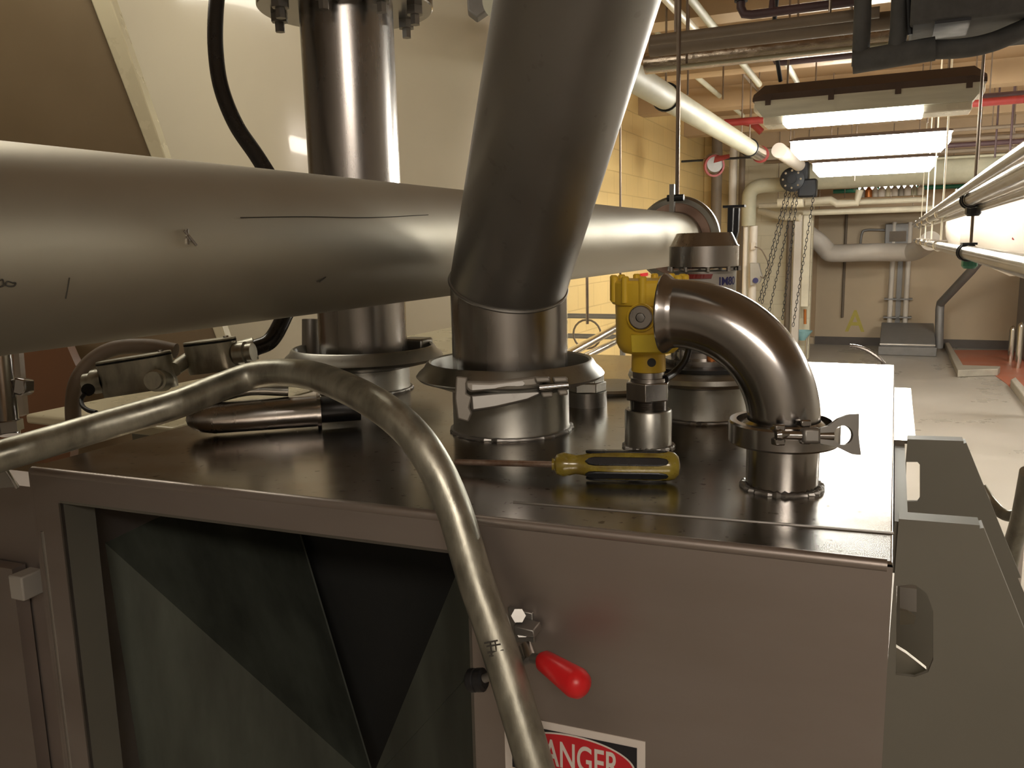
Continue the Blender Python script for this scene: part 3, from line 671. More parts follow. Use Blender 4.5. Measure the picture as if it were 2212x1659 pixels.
# ------------------------------------------------------------------ air-driven unit behind (grey cap)
t3x, t3y = T3.x, T3.y
z3w = lambda py: Zat(t3x, t3y, py)
lidp = thing('clamp_ring', 'thin dark clamp ring and lid on the rear collar behind the elbow', 'clamp', (t3x, t3y, z3))
part('disc', lathe(nb(), (t3x, t3y, z3), up, [(0, R3), (0, R3+.03), (.002, R3+.036), (.006, R3+.038), (.012, R3+.036), (.018, R3+.024), (.018, 0)], 64), CAST, lidp)
part('gasket', lathe(nb(), (t3x, t3y, z3+.018), up, [(0, R3+.018), (.005, R3+.018), (.005, 0)], 64), GASK, lidp)
vb = thing('actuator', 'tall round grey-capped actuator with a printed label, behind the elbow', 'actuator', (t3x, t3y, z3+.02))
zA, zB, zC_, zD, zE = z3+.02, z3w(750), z3w(600), z3w(578), z3w(503)
ra = (1588-1440)/2/F*pr((t3x, t3y, zE))[2]
part('lower_neck', lathe(nb(), (t3x, t3y, zA), up, [(0, .05), (.01, .05), (.012, .035), (zB-zA, .035), (zB-zA, 0)], 40), STV, vb)
for k in range(6):
    a = 2*PI*k/6; cyl(bm := nb(), (t3x+.038*math.cos(a), t3y+.038*math.sin(a), zA), (t3x+.038*math.cos(a), t3y+.038*math.sin(a), zB), .006, seg=12)
    part('tie_rod', bm, ORANGE if k == 5 else STP, vb)
part('body', lathe(nb(), (t3x, t3y, zB-.004), up, [(0, 0), (0, ra-.006), (.004, ra-.004), (zD-zB, ra-.003), (zD-zB, 0)], 56), STD, vb)
bm = nb(); n = 14; vv = []
ctr_a = math.atan2(0-t3y, 0-t3x)
for k in range(n+1):
    a = ctr_a-1.05+2.1*k/n; d = V((math.cos(a), math.sin(a), 0))*(ra-.0025)
    vv.append((bm.verts.new(V((t3x, t3y, z3w(625)))+d), bm.verts.new(V((t3x, t3y, z3w(590)))+d)))
for a, b in zip(vv, vv[1:]): bm.faces.new((a[0], b[0], b[1], a[1]))
part('label', bm, LABEL, vb, 'grey printed label band')
def curve_text(s, size, ang0, z, r, m, nm):
    bm = textmesh(s, size, .0002, .0002)
    for v in bm.verts:
        a = ang0+v.co.x/r; v.co = V((t3x+(r+v.co.z)*math.cos(a), t3y+(r+v.co.z)*math.sin(a), z+v.co.y))
    part(nm, bm, m, vb)
curve_text('JM80', .015, ctr_a+.80, z3w(606), ra-.0018, NAVY, 'lettering')
bm = nb()
for k in range(3): 
    a = ctr_a-.35+.22*k; d = V((math.cos(a), math.sin(a), 0)); t_ = V((-math.sin(a), math.cos(a), 0)); c = V((t3x, t3y, z3w(599)))+d*(ra-.002)
    prism(bm, [c-t_*.008, c+t_*.006, c+t_*.008+up*.006, c-t_*.006+up*.006], d*.0008)
part('red_mark', bm, REDP, vb)
part('cap', lathe(nb(), (t3x, t3y, zD), up, [(0, 0), (0, ra-.002), (.002, ra), ((zE-zD)*.62, ra), ((zE-zD)*.66, ra-.002), (zE-zD-.001, ra*.80), (zE-zD, ra*.78), (zE-zD, 0)], 60), STV, vb, 'bevelled round grey cap')
nd = nb()
for k in range(10):
    a = 2*PI*k/10; lathe(nd, (t3x+(ra+.0005)*math.cos(a), t3y+(ra+.0005)*math.sin(a), zD-.004), up, [(0, 0), (0, .003), (.006, .003), (.006, 0)], 8)
part('cap_screws', nd, STP, vb, kind='stuff')
# thin grey loose lid and hex stub right of main ring
q = G(1335, 842, ZT+.004)
lathe(bm := nb(), (q.x-.02, q.y+.02, ZT), up, [(0, 0), (0, .062), (.004, .065), (.008, .062), (.008, 0)], 48); 
solo('round_lid', bm, CAST, 'flat round grey lid lying on the box top right of the clamp ring', 'lid')
q = G(1258, 880, ZT)
hb = thing('hex_fitting', 'squat grey hexagonal fitting just right of the slanting pipe foot', 'fitting', (q.x, q.y+.02, ZT))
lathe(bm := nb(), (q.x, q.y+.02, ZT), up, [(0, 0), (0, .030), (.022, .030), (.022, 0)], 32); part('base', bm, STD, hb)
lathe(bm := nb(), (q.x, q.y+.02, ZT+.022), up, [(0, 0), (0, .029), (.014, .029), (.014, .026), (.028, .026), (.028, 0)], 6, .3); part('hex_head', bm, CAST, hb, bevel=.001)
# small dark curved guard at the back edge
q0 = P(1842, 782, 1.80)
bm = nb(); pts = [P(1836+i*9, 748-0*i+(i**2)*.55, 1.95) for i in range(9)]; pts.append(V((pts[-1].x, 1.95, 0)))
tube(bm, pts, .005, 10, False); solo('curved_guard', bm, STV, 'curved metal rim showing beyond the far edge of the box', 'guard')

# ------------------------------------------------------------------ toggle with red grip and black bumper
tg = thing('toggle_clamp', 'toggle clamp with red vinyl grip fixed beside the hatch', 'clamp', Fp(1130, 1400))
part('base_plate', prism(nb(), [Fp(1096, 1312, .004), Fp(1150, 1325, .004), Fp(1155, 1390, .004), Fp(1105, 1388, .004)], -fn*.004), STD, tg, bevel=.001)
for q in ((1120, 1330), (1128, 1362)):
    cyl(bm := nb(), Fp(*q), Fp(*q, .014), .0065, seg=6); part('bolt', bm, STD, tg)
part('link_arm', prism(nb(), [Fp(1108, 1352, .022), Fp(1152, 1362, .022), Fp(1156, 1378, .022), Fp(1112, 1372, .022)], -fn*.018), STD, tg, bevel=.001)
cyl(bm := nb(), Fp(1135, 1395, .02), Fp(1146, 1425, .03), .006, seg=16); part('pivot', bm, STV, tg)
cyl(bm := nb(), Fp(1046, 1466, .028), Fp(1150, 1420, .03), .004, seg=12); part('spindle', bm, STD, tg)
a, b = Fp(1172, 1425, .035), Fp(1245, 1475, .060); L = (b-a).length
lathe(bm := nb(), a, b-a, [(-.004, 0), (-.002, .006), (.003, .0092), (L*.3, .0100), (L, .0126), (L+.006, .0108), (L+.010, .006), (L+.0115, 0)], 32); part('red_grip', bm, RED, tg, 'red vinyl grip')
cyl(bm := nb(), Fp(1150, 1422, .03), a, .0045, seg=12); part('lever', bm, STD, tg)
lathe(bm := nb(), Fp(1012, 1470, .022), Fp(1050, 1468, .022)-Fp(1012, 1470, .022), [(0, 0), (0, .0085), (.002, .0105), (.007, .0105), (.008, .0095), (.009, .0105), (.0150, .0105), (.0170, .008), (.0170, 0)], 16); part('bumper', bm, GASK, tg, 'black rubber bumper')

# ------------------------------------------------------------------ danger sign
TL, TR = Fp(1089, 1538, .001), Fp(1394, 1606, .001)
s0_, s1s = fs(TL), fs(TR); SW = s1s-s0_; zt = (TL.z+TR.z)/2; SH = SW*.72
sg = thing('danger_sign', 'white safety sign reading DANGER in a red oval, partly behind the conduit', 'sign', fx((s0_+s1s)/2, zt-SH))
part('backing', prism(nb(), [fx(s0_, zt-SH, .0012), fx(s1s, zt-SH, .0012), fx(s1s, zt, .0012), fx(s0_, zt, .0012)], -fn*.001), WHITE, sg)
m_ = SW*.055; bh = SW*.34; zc_ = zt-m_-bh/2; scx = (s0_+s1s)/2
part('black_field', prism(nb(), [fx(s0_+m_, zc_-bh/2, .0017), fx(s1s-m_, zc_-bh/2, .0017), fx(s1s-m_, zc_+bh/2, .0017), fx(s0_+m_, zc_+bh/2, .0017)], -fn*.0005), BLK, sg)
def ell(rx, rz, off, th): return prism(nb(), [fx(scx+rx*math.cos(2*PI*k/64), zc_+rz*math.sin(2*PI*k/64), off) for k in range(64)], -fn*th)
part('white_oval', ell(SW*.435, bh*.50, .0020, .0004), WHITE, sg); part('red_oval', ell(SW*.422, bh*.465, .0023, .0004), SIGNR, sg)
tb = textmesh('DANGER', bh*.80, SW*.003, .0002); tw = max(v.co.x for v in tb.verts)-min(v.co.x for v in tb.verts)
part('lettering', place(tb, fx(scx, zc_, .0026), fu, up, SW*.64/tw), WHITE, sg)

# ------------------------------------------------------------------ silo and tan hopper side
silo = thing('silo', 'huge cream enamelled round silo standing behind the pipes', 'tank', (-2.75, 3.6, 0))
part('shell', cyl(nb(), (-2.75, 3.6, .0), (-2.75, 3.6, CEIL-.0), 1.3, seg=160), TANKM, silo)
a = math.radians(-62)
br = C(1030, 12, 3.35)
solo('pipe_bracket', prism(nb(), cpoly([(1008, -20), (1052, -30), (1056, 20), (1030, 38), (1010, 22)], 3.05), vd*.05), GREYB, 'small grey bracket high against the silo, left of the slanting pipe', 'bracket', bevel=.006)
hopp = thing('tan_chute', 'tan slanting chute side with a cream edge strip, at far left', 'chute', C(150, 400, 1.9)-V((0, 0, 1)))
D0 = 1.9
part('side_panel', prism(nb(), cpoly([(-500, -300), (80, -300), (196, 0), (322, 330), (470, 742), (500, 830), (-500, 1500)], D0), vd*.03), BROWN, hopp)
part('edge_strip', prism(nb(), cpoly([(80, -300), (136, -300), (240, 0), (347, 310), (492, 742), (525, 840), (505, 850), (470, 742), (322, 330), (196, 0)], D0-.012), vd*.045), TANKE, hopp, bevel=.003)
solo('brown_panel', prism(nb(), cpoly([(-300, 640), (120, 690), (150, 760), (168, 800), (150, 1000), (-300, 1000)], 1.6), vd*.03), BROWN2, 'dark rust-brown panel low at far left behind the hose', 'panel')

# ------------------------------------------------------------------ lamps
def lamp(name_label, px0, py0, px1, py1, Y, lit, near=False, cx=None, z=None, L=1.25, group=None, rotz=0.):
    if cx is None:
        a, b = P(px0, py0, Y), P(px1, py1, Y); cx = (a.x+b.x)/2; z = (a.z+b.z)/2; L = abs(b.x-a.x)
    t = thing('ceiling_lamp', name_label, 'lamp', (cx, Y, z), group)
    hw = .10; hk = 1 if near else .35
    def sec(x, pts): return [V((x, Y+p[0], z+p[1])) for p in pts]
    def loft(pts, xs, m, nm, lb=None):
        bm = nb(); R = [[bm.verts.new(q) for q in sec(x, [(p[0]*s, p[1]*s2) for p in pts])] for x, s, s2 in xs]; n = len(pts)
        for A_, B_ in zip(R, R[1:]):
            for k in range(n-1): bm.faces.new((A_[k], A_[k+1], B_[k+1], B_[k]))
        bm.faces.new(R[0]); bm.faces.new(R[-1][::-1])
        for A_, B_ in zip(R, R[1:]): bm.faces.new((A_[-1], A_[0], B_[0], B_[-1]))
        return part(nm, bm, m, t, lb)
    x0, x1 = cx-L/2, cx+L/2
    loft([(-hw, 0), (-hw, .03*hk), (-hw*.6, .075*hk), (hw*.6, .075*hk), (hw, .03*hk), (hw, 0)], [(x0, .95, .5), (x0+.05, 1, 1), (x1-.05, 1, 1), (x1, .95, .5)], LHOUS, 'housing')
    if near:
        loft([(-hw, 0), (-hw*1.0, -.02), (-hw*.93, -.075), (hw*.93, -.075), (hw, -.02), (hw, 0)], [(x0+.01, .98, .3), (x0+.05, 1, 1), (x1-.05, 1, 1), (x1-.01, .98, .3)], LENS, 'lens')
        part('lens_glow', bx(nb(), (x0+.14, Y-hw*.88, z-.115), (x1-.24, Y+hw*.88, z-.076)), lit, t, 'glowing underside of the lens', bevel=.008)
        part('lens_underside', bx(nb(), (x0+.05, Y-hw*.84, z-.112), (x1-.05, Y+hw*.84, z-.072)), LCAP, t, bevel=.006)
        for k in range(4): part('clip', bx(nb(), (x0+.06+k*(L-.14)/3, Y-hw-.004, z-.022), (x0+.085+k*(L-.14)/3, Y-hw+.003, z+.02)), LHOUS, t)
        part('end_cap', bx(nb(), (x0+.004, Y-hw*.9, z-.05), (x0+.05, Y+hw*.9, z)), LCAP, t, bevel=.012); part('end_cap', bx(nb(), (x1-.05, Y-hw*.9, z-.05), (x1-.004, Y+hw*.9, z)), LCAP, t, bevel=.012)
    else:
        loft([(-hw, 0), (-hw*1.0, -.03), (-hw*.8, -.115), (hw*.8, -.115), (hw, -.03), (hw, 0)], [(x0+.01, .8, .5), (x0+.06, 1, 1), (x1-.06, 1, 1), (x1-.01, .8, .5)], lit, 'lens', 'fully glowing lens')
    for s in (-.35, .35):
        cyl(bm := nb(), (cx+s*L, Y, z+.07), (cx+s*L, Y, CEIL), .005, seg=8); part('hanging_rod', bm, ROD, t)
    return t
lamp('nearest ceiling lamp, brown topped, with only the underside of its lens glowing', 1632, 222, 2128, 188, 4.35, LITN, True)
lamp('second ceiling lamp, a long overexposed glowing lens', 1708, 310, 2058, 284, 6.3, LITF)
lamp('third ceiling lamp, smallest of the three big glowing ones', 1755, 356, 2026, 338, 8.3, LITF)
lamp('unseen fill lamp added over the silo bay to light the silo', 0, 0, 0, 0, 1.3, LITS, cx=-1.95, z=3.05)  # added fill, shaped like the corridor fixtures
lamp('unseen fill lamp added at the right to brighten the tanks, nearer one', 0, 0, 0, 0, 5.0, LITA, cx=2.4, z=2.55)  # this and the next are added to brighten the white tanks
lamp('unseen fill lamp added at the right to brighten the tanks, farther one', 0, 0, 0, 0, 9.6, LITA, cx=2.6, z=2.55)
lamp('unseen fill lamp added behind the camera to lift the foreground', 0, 0, 0, 0, -1.6, LITR, cx=.9, z=2.75)  # added fill for the box front and pipes
for (x, lb) in ((1872, 'short'), (1940, 'longer')): cyl(bm := nb(), P(x, 404, 13.0), (P(x, 404, 13.0).x, 13.0, CEIL), .006, seg=8); solo('hanger_rod', bm, ROD, 'rod holding the %s far lamp tube' % lb, 'rod')
for (a, b, lb) in (((1855, 1890), 405, 'short far lamp tube glowing beside the green pipe'), ((1900, 1980), 404, 'longer far lamp tube glowing beside the green pipe')):
    cyl(bm := nb(), P(a[0], b+1, 13.0), P(a[1], b-1, 13.0), .028, seg=14)
    solo('lamp_tube', bm, LTUBE, lb, 'lamp', 'far lamp tubes')

# ------------------------------------------------------------------ corridor pipes
def xpipe(name, label, cat, a, b, Y, r, m, group=None, z=None):
    A_, B_ = P(*a, Y), P(*b, Y); z = (A_.z+B_.z)/2
    t = thing(name, label, cat, ((A_.x+B_.x)/2, Y, z), group)
    cyl(bm := nb(), (A_.x, Y, z), (B_.x, Y, z), r, seg=20); part('tube', bm, m, t)
    for f_ in (.12, .80):
        x = A_.x+(B_.x-A_.x)*f_; cyl(bm := nb(), (x, Y, z+r), (x, Y, CEIL), .005, seg=8); part('hanger', bm, ROD, t)
    return t
def ypipe(name, label, cat, a, X, r, m, y0, y1, group=None):
    A_ = Wx(*a, X); cyl(bm := nb(), (X, y0, A_.z), (X, y1, A_.z), r, seg=24); return solo(name, bm, m, label, cat, group)
def ppx(px, X): 
    lo, hi = .5, 40.
    for _ in range(50):
        m_ = (lo+hi)/2
        if pr((X, m_, H+.5))[0] < px: lo = m_
        else: hi = m_
    return lo
def bent(name, label, cat, pts, r, m, group=None, smooth=True, seg=18):
    tube(bm := nb(), pts, r, seg, smooth, 6); return solo(name, bm, m, label, cat, group)
def vrod(px, y0, y1, Y, lb, r=.006, m=ROD, top=True):
    a, b = P(px, y0, Y), P(px, y1, Y); zt_ = CEIL if top else a.z; cyl(bm := nb(), (a.x, Y, b.z), (a.x, Y, zt_), r, seg=8)
    solo('hanger_rod', bm, m, lb, 'rod', 'thin hanging rods')
ovp = 'overhead pipes'
# big cream pipe with hangers
bp = thing('overhead_pipe', 'thick cream pipe running along the yellow wall to a shiny capped end', 'pipe', Wx(1500, 245, -1.2))
zz = Wx(1500, 247, -1.2).z; ye = 8.35
part('tube', cyl(nb(), (-1.2, 2.6, zz), (-1.2, 7.75, zz), .068, seg=36), CREAM, bp)
part('end_sleeve', cyl(nb(), (-1.2, 7.75, zz), (-1.2, ye, zz), .066, seg=36), STB, bp, 'shiny metal sleeve')
part('end_flange', cyl(nb(), (-1.2, ye, zz), (-1.2, ye+.03, zz), .078, seg=36), REDP, bp, 'red flange')
for yy in (4.75, 7.7):
    h = thing('pipe_hanger', 'ring hanger on the thick cream pipe, '+('nearer one' if yy < 5 else 'one by the shiny sleeve'), 'hanger', (-1.2, yy, zz+.07), 'hangers of the thick cream pipe')
    tube(bm := nb(), [V((-1.2+.074*math.cos(2*PI*k/24), yy, zz+.074*math.sin(2*PI*k/24))) for k in range(25)], .006, 8, False); part('ring', bm, BLACKM, h)
    cyl(bm := nb(), (-1.2, yy, zz+.075), (-1.2, yy, CEIL), .006, seg=8); part('rod', bm, ROD, h)
ypipe('overhead_pipe', 'grey pipe carrying on beyond the capped cream pipe', 'pipe', (1690, 330), -1.05, .07, WPIPE, 8.5, 10.3, ovp)
cyl(bm := nb(), (-1.05, 9.4, Wx(1690, 330, -1.05).z+.07), (-1.05, 9.4, CEIL), .006, seg=8); solo('hanger_rod', bm, ROD, 'rod holding the grey pipe beyond the capped cream pipe', 'rod')
# cream small pipes
A_ = C(1430, -10, 4.2)
bent('overhead_pipe', 'pale cream pipe ending in a bend to the left, nearest the slanting pipe', 'pipe',
     [Wx(1400, -50, -1.15), Wx(1440, 0, -1.15), Wx(1500, 62, -1.15), Wx(1553, 118, -1.15), Wx(1561, 128, -1.15)+V((-.02, 0, 0)), Wx(1561, 130, -1.15)+V((-.10, .03, 0)), Wx(1561, 130, -1.15)+V((-.8, .03, 0))], .022, CREAM2, ovp)
def yline(lab, p, q, X, r, m):
    a, b = Wx(*p, X), Wx(*q, X); z = (a.z+b.z)/2; cyl(bm := nb(), (X, a.y, z), (X, b.y, z), r, seg=16); return solo('overhead_pipe', bm, m, lab, 'pipe', ovp)
bent('overhead_pipe', 'long cream pipe slanting down to the left end of the nearest lamp', 'pipe', [Wx(1470, -30, -1.0), Wx(1640, 182, -1.0)], .022, CREAM, ovp, False)
bent('overhead_pipe', 'thin dark cream pipe just left of the one reaching the lamp', 'pipe', [Wx(1530, 75, -1.25), Wx(1640, 200, -1.25)], .012, BRN, ovp, False)
bent('overhead_pipe', 'thin cream pipe crossing above the thick cream pipe', 'pipe', [Wx(1410, 52, -1.6), Wx(1450, 120, -1.6), Wx(1605, 250, -1.6)], .022, CREAM, ovp, False)
bent('overhead_pipe', 'short cream pipe beside the thin one above the thick cream pipe', 'pipe', [Wx(1405, 60, -1.75), Wx(1445, 135, -1.75), Wx(1475, 148, -1.75)], .020, CREAM, ovp, False)
bent('overhead_pipe', 'short cream pipe dipping down behind the nearest lamp', 'pipe', [P(1687, 112, 5.2), P(1722, 178, 6.4)], .018, CREAM, ovp, False)
bent('overhead_pipe', 'short pale pipe under the dark air unit at upper right', 'pipe', [P(2085, 42, 4.4), P(2064, 100, 5.4)], .022, CREAM2, ovp, False)
# crosswise
xpipe('overhead_pipe', 'brown conduit crossing the corridor, uppermost crosswise pipe', 'pipe', (1405, 84), (1900, 30), 3.1, .018, BRN, ovp)
xpipe('overhead_pipe', 'wide dark duct pipe crossing just under the brown conduit', 'pipe', (1405, 100), (1960, 46), 3.45, .032, BRN, ovp)
xpipe('overhead_pipe', 'foil-wrapped silver pipe crossing the corridor', 'pipe', (1395, 128), (2260, 52), 3.75, .045, FOIL, ovp)
xpipe('overhead_pipe', 'thin cream tube crossing below the foil-wrapped pipe', 'pipe', (1395, 147), (2260, 62), 3.65, .008, CREAM, ovp)
for (x0, y0, x1, y1, yt, lb) in ((1600, 35, 1850, 8, -40, 'upper'), (1672, 137, 1850, 128, 105, 'lower')):
    Yp = 3.3 if lb == 'upper' else 4.6
    a = P(x0, y0, Yp); b = P(x1, y1, Yp); b = V((b.x, Yp, a.z))
    t = thing('sprinkler_pipe', lb+' dark plum sprinkler pipe with an upturned elbow', 'pipe', a, 'dark plum sprinkler pipes')
    bent_pts = [V((a.x, Yp, a.z+.10)), V((a.x, Yp, a.z+.03)), V((a.x+.012, Yp, a.z+.006)), V((a.x+.04, Yp, a.z)), b]
    tube(bm := nb(), bent_pts, .016, 14, False); part('tube', bm, MAUVE, t)
    lathe(bm := nb(), (a.x, Yp, a.z+.05), up, [(0, 0), (0, .024), (.025, .026), (.05, .024), (.05, 0)], 14); part('elbow_fitting', bm, BLACKM, t)
    c = a+(b-a)*.28; cyl(bm := nb(), c, (c.x, Yp, CEIL), .005, seg=8); part('hanger', bm, ROD, t)
    lathe(bm := nb(), (c.x, Yp, c.z+.01), up, [(0, .012), (.03, .010), (.04, .004), (.10, .004), (.10, 0)], 10); part('hanger_nut', bm, MAUVE, t)
# insulated U-shaped pipes and the dark air unit
ins = thing('insulated_pipe', 'dark foam-insulated pipework hanging in a U with a rising tail', 'pipe', P(1900, 110, 3.0))
tube(bm := nb(), [P(1866, -80, 3.0), P(1862, 60, 3.0), P(1858, 142, 3.0)], .026, 20, False); part('left_drop', bm, INSUL, ins)
tube(bm := nb(), [P(1948, -80, 3.0), P(1942, 60, 3.0), P(1935, 118, 3.0)], .026, 20, False); part('right_drop', bm, INSUL, ins)
tube(bm := nb(), [P(1842, 135, 3.0), P(1930, 120, 3.0), P(2020, 105, 3.0)], .036, 20, False); part('bottom_run', bm, INSUL, ins)
tube(bm := nb(), [P(2000, 108, 3.0), P(2080, 104, 3.0), P(2140, 92, 3.0), P(2200, 68, 3.0), P(2290, 30, 3.0)], .029, 20); part('tail', bm, INSUL, ins)
au = thing('air_unit', 'dark grey box-shaped air unit cut off by the top right corner', 'unit', P(2100, 20, 2.9))
zu = P(2100, 38, 2.9).z; a = P(1968, 0, 2.9).x; b = P(2260, 0, 2.9).x
part('casing', bx(nb(), (a, 2.9, zu), (b+.3, 3.4, zu+.32)), INSUL, au, bevel=.01)
part('drip_pan', bx(nb(), (P(2022, 0, 2.9).x, 2.89, zu-.008), (P(2100, 0, 2.9).x, 3.1, zu)), BLACKM, au)
cyl(bm := nb(), P(1962, -40, 2.95), P(1966, 75, 2.95), .007, seg=10)
solo('hose_lead', bm, BLACKM, 'thin dark drain lead hanging left of the air unit', 'hose')
# dark thin rod with curve, left of lamp
bent('support_strap', 'dark bent strap reaching down to the nearest lamp', 'strap', [P(1680, -20, 4.1), P(1672, 60, 4.15), P(1676, 110, 4.2), P(1686, 175, 4.3)], .010, BLACKM)
# red and far crosswise pipes
xpipe('sprinkler_pipe', 'red sprinkler main crossing the corridor behind the nearest lamp', 'pipe', (1565, 264), (2260, 212), 7.3, .030, REDP, 'red pipes')
xpipe('sprinkler_pipe', 'dark plum pipe lying just above the red main', 'pipe', (1700, 240), (2260, 203), 7.4, .024, MAUVE, 'red pipes')
for i, (a, b, Y, r, m, lb) in enumerate((
    ((1790, 300), (2240, 268), 9.6, .018, BRN, 'uppermost thin brown pipe beyond the second lamp'),
    ((1990, 305), (2240, 292), 9.8, .022, BRN, 'brown pipe beyond the second lamp, next below the uppermost'),
    ((1990, 318), (2240, 303), 10.2, .026, MAUVE, 'plum-brown pipe in the middle of the far bundle'),
    ((1650, 345), (2240, 322), 10.6, .024, BRN, 'dull pipe lowest in the far bundle'),
    ((1990, 340), (2240, 334), 11.0, .015, CREAM, 'thin pale pipe just above the wide cream duct'))):
    xpipe('overhead_pipe', lb, 'pipe', a, b, Y, r, m, 'far crosswise pipes')
xpipe('overhead_duct', 'wide cream round duct crossing at the end of the corridor', 'duct', (1750, 385), (2260, 352), 11.6, .165, CREAM, None)
xpipe('overhead_pipe', 'green painted pipe crossing under the wide cream duct', 'pipe', (1800, 410), (2125, 404), 13.2, .03, GREEN, None)
xpipe('overhead_pipe', 'cream pipe crossing in front of the dark recess, topmost of two', 'pipe', (1640, 444), (2000, 432), 12.2, .035, CREAM2, 'pipes across the recess')
xpipe('overhead_pipe', 'cream pipe crossing in front of the dark recess, lower of two', 'pipe', (1735, 462), (2035, 447), 12.4, .04, CREAM2, 'pipes across the recess')
bent('overhead_pipe', 'cream pipe sagging left from the white column to the wall', 'pipe', [P(1640, 455, 12.3), P(1690, 468, 12.2), P(1728, 470, 12.1)], .045, CREAM2)
bent('overhead_pipe', 'bright pipe bend stepping down over the recess', 'pipe', [P(1740, 436, 12), P(1795, 432, 12), P(1808, 440, 12), P(1850, 438, 12), P(1857, 410, 12)], .05, CREAM2, None, False)
# jars / cans on the shelf beyond
sh = xpipe('wall_shelf', 'long shelf rail under the row of small pale fittings', 'shelf', (1800, 431), (2010, 424), 12.9, .018, TANB)
cols = [LABEL, ORANGE, WPIPE, WHITE, CREAM2, WPIPE, LABEL, WHITE, CREAM, WPIPE]
for i in range(10):
    x = 1862+i*14; a = P(x, 426, 12.9); r = .036+.010*(i % 2)
    lathe(bm := nb(), (a.x, 12.9, P(1900, 428, 12.9).z+.018), up, [(0, 0), (0, r), (.10, r), (.13, r*.5), (.15, r*.5), (.15, 0)], 12)
    solo('valve_fitting', bm, cols[i], ('small pale fitting on the shelf, number %s from the left end' % ['one', 'two', 'three', 'four', 'five', 'six', 'seven', 'eight', 'nine', 'ten'][i]) if i != 1 else 'only orange fitting on the shelf beyond the far lamp', 'fitting', 'fittings on the far shelf')
# cream elbow column
bent('drain_pipe', 'thick cream pipe elbow turning down beside the yellow wall', 'pipe', [P(1700, 398, 11.0), P(1672, 400, 11.0), P(1650, 401, 11.0), P(1632, 405, 11.0), P(1621, 416, 11.0), P(1618, 434, 11.0), P(1617, 488, 11.0)], .088, CREAM, None, True, 28)
for x, r, lb in ((1611, .03, 'left'), (1628, .05, 'right')):
    cyl(bm := nb(), P(x, 488, 11.05), (P(x, 488, 11.05).x, 11.05, 0), r, seg=16); solo('drain_pipe', bm, WPIPE, 'white vertical pipe under the thick cream elbow, %s one' % lb, 'pipe', 'white pipes under the elbow')
for (x, m, r, lb) in ((1581, WPIPE, .05, 'pale vertical pipe in the wall corner'), (1546, BRN, .07, 'brown steel column behind the capped cream pipe'), (1600, BRN, .04, 'brown vertical pipe just left of the thick elbow')):
    a = P(x, 500, 11.4); cyl(bm := nb(), (a.x, 11.4, 0), (a.x, 11.4, CEIL), r, seg=18); solo('vertical_pipe', bm, m, lb, 'pipe')
# red alarm gong
rg = thing('alarm_valve', 'red and grey round valve on a rod near the yellow wall', 'valve', P(1545, 355, 8.4))
lathe(bm := nb(), P(1540, 352, 8.4), (.6, -.8, -.1), [(-.05, 0), (-.05, .085), (.0, .095), (.05, .085), (.05, 0)], 28); part('body', bm, GREYB, rg)
lathe(bm := nb(), P(1538, 358, 8.4), (.6, -.8, -.1), [(.03, .086), (.03, .105), (.06, .105), (.06, .086)], 28); part('red_rim', bm, REDP, rg)
cyl(bm := nb(), P(1472, 349, 8.4), P(1650, 338, 8.4), .011, seg=10); part('rod', bm, BLACKM, rg)
part('yoke', prism(nb(), [P(1520, 342, 8.35), P(1575, 333, 8.35), P(1575, 341, 8.35), P(1530, 356, 8.35)], (0, .03, 0)), REDP, rg)
bent('sprinkler_pipe', 'red pipe fitting cluster behind the shiny sleeve', 'pipe', [P(1600, 262, 8.8), P(1625, 268, 8.8), P(1645, 285, 8.8)], .035, REDP)
vrod(1625, 160, 266, 8.8, 'rod holding the red fitting cluster')
# black valve actuator cluster
bc = thing('valve_gear', 'black iron valve gearbox beside the thick cream elbow', 'valve', P(1715, 390, 10.6))
lathe(bm := nb(), P(1712, 388, 10.6), (0, -1, 0), [(-.08, 0), (-.08, .14), (.05, .14), (.06, .11), (.06, .05), (.10, .05), (.10, 0)], 20); part('wheel', bm, BLACKM, bc)
part('gearbox', bx(nb(), tuple(P(1725, 405, 10.7)-V((0, .1, .12))), tuple(P(1765, 405, 10.7)+V((.0, .1, .10)))), BLACKM, bc, bevel=.02)
part('gearbox', bx(nb(), tuple(P(1728, 372, 10.7)-V((0, .1, .10))), tuple(P(1748, 372, 10.7)+V((.0, .1, .12)))), BLACKM, bc, bevel=.02)
for k in range(8): 
    a = 2*PI*k/8; q = P(1712, 388, 10.6)+V((.1*math.cos(a), -.055, .1*math.sin(a))); cyl(bm := nb(), q, q-V((0, .02, 0)), .013, seg=8); part('bolt', bm, STB, bc)
solo('ribbed_valve', lathe(nb(), P(1680, 438, 10.9), (1, 0, .05), [(0, 0), (0, .05), (.15, .06), (.2, .08), (.3, .08), (.3, 0)], 16), CREAM2, 'pale valve body lying below the black gearbox', 'valve')
# white column and panel
cA = P(1712, 600, 12.2); cB = P(1727, 600, 12.2)
solo('white_column', bx(nb(), (cA.x, 12.2, 0), (P(1728, 600, 12.2).x, 12.32, P(1720, 465, 12.2).z)), WPIPE, 'bright white square column at the recess edge, widest of the uprights', 'column', bevel=.01)
solo('white_column', bx(nb(), (P(1731, 600, 12.3).x, 12.3, P(1740, 663, 12.3).z), (P(1748, 600, 12.3).x, 12.42, P(1740, 465, 12.3).z)), CREAM2, 'shorter white boxed upright that stops above the basin', 'column', bevel=.01)
solo('vertical_pipe', cyl(nb(), (P(1703, 600, 12.3).x, 12.3, 0), (P(1703, 600, 12.3).x, 12.3, P(1703, 470, 12.3).z), .04, seg=14), BRN, 'brown vertical pipe just left of the white column', 'pipe')
bs = thing('wash_basin', 'small pale blue basin on thin legs at the recess edge', 'basin', G(1735, 760, 0))
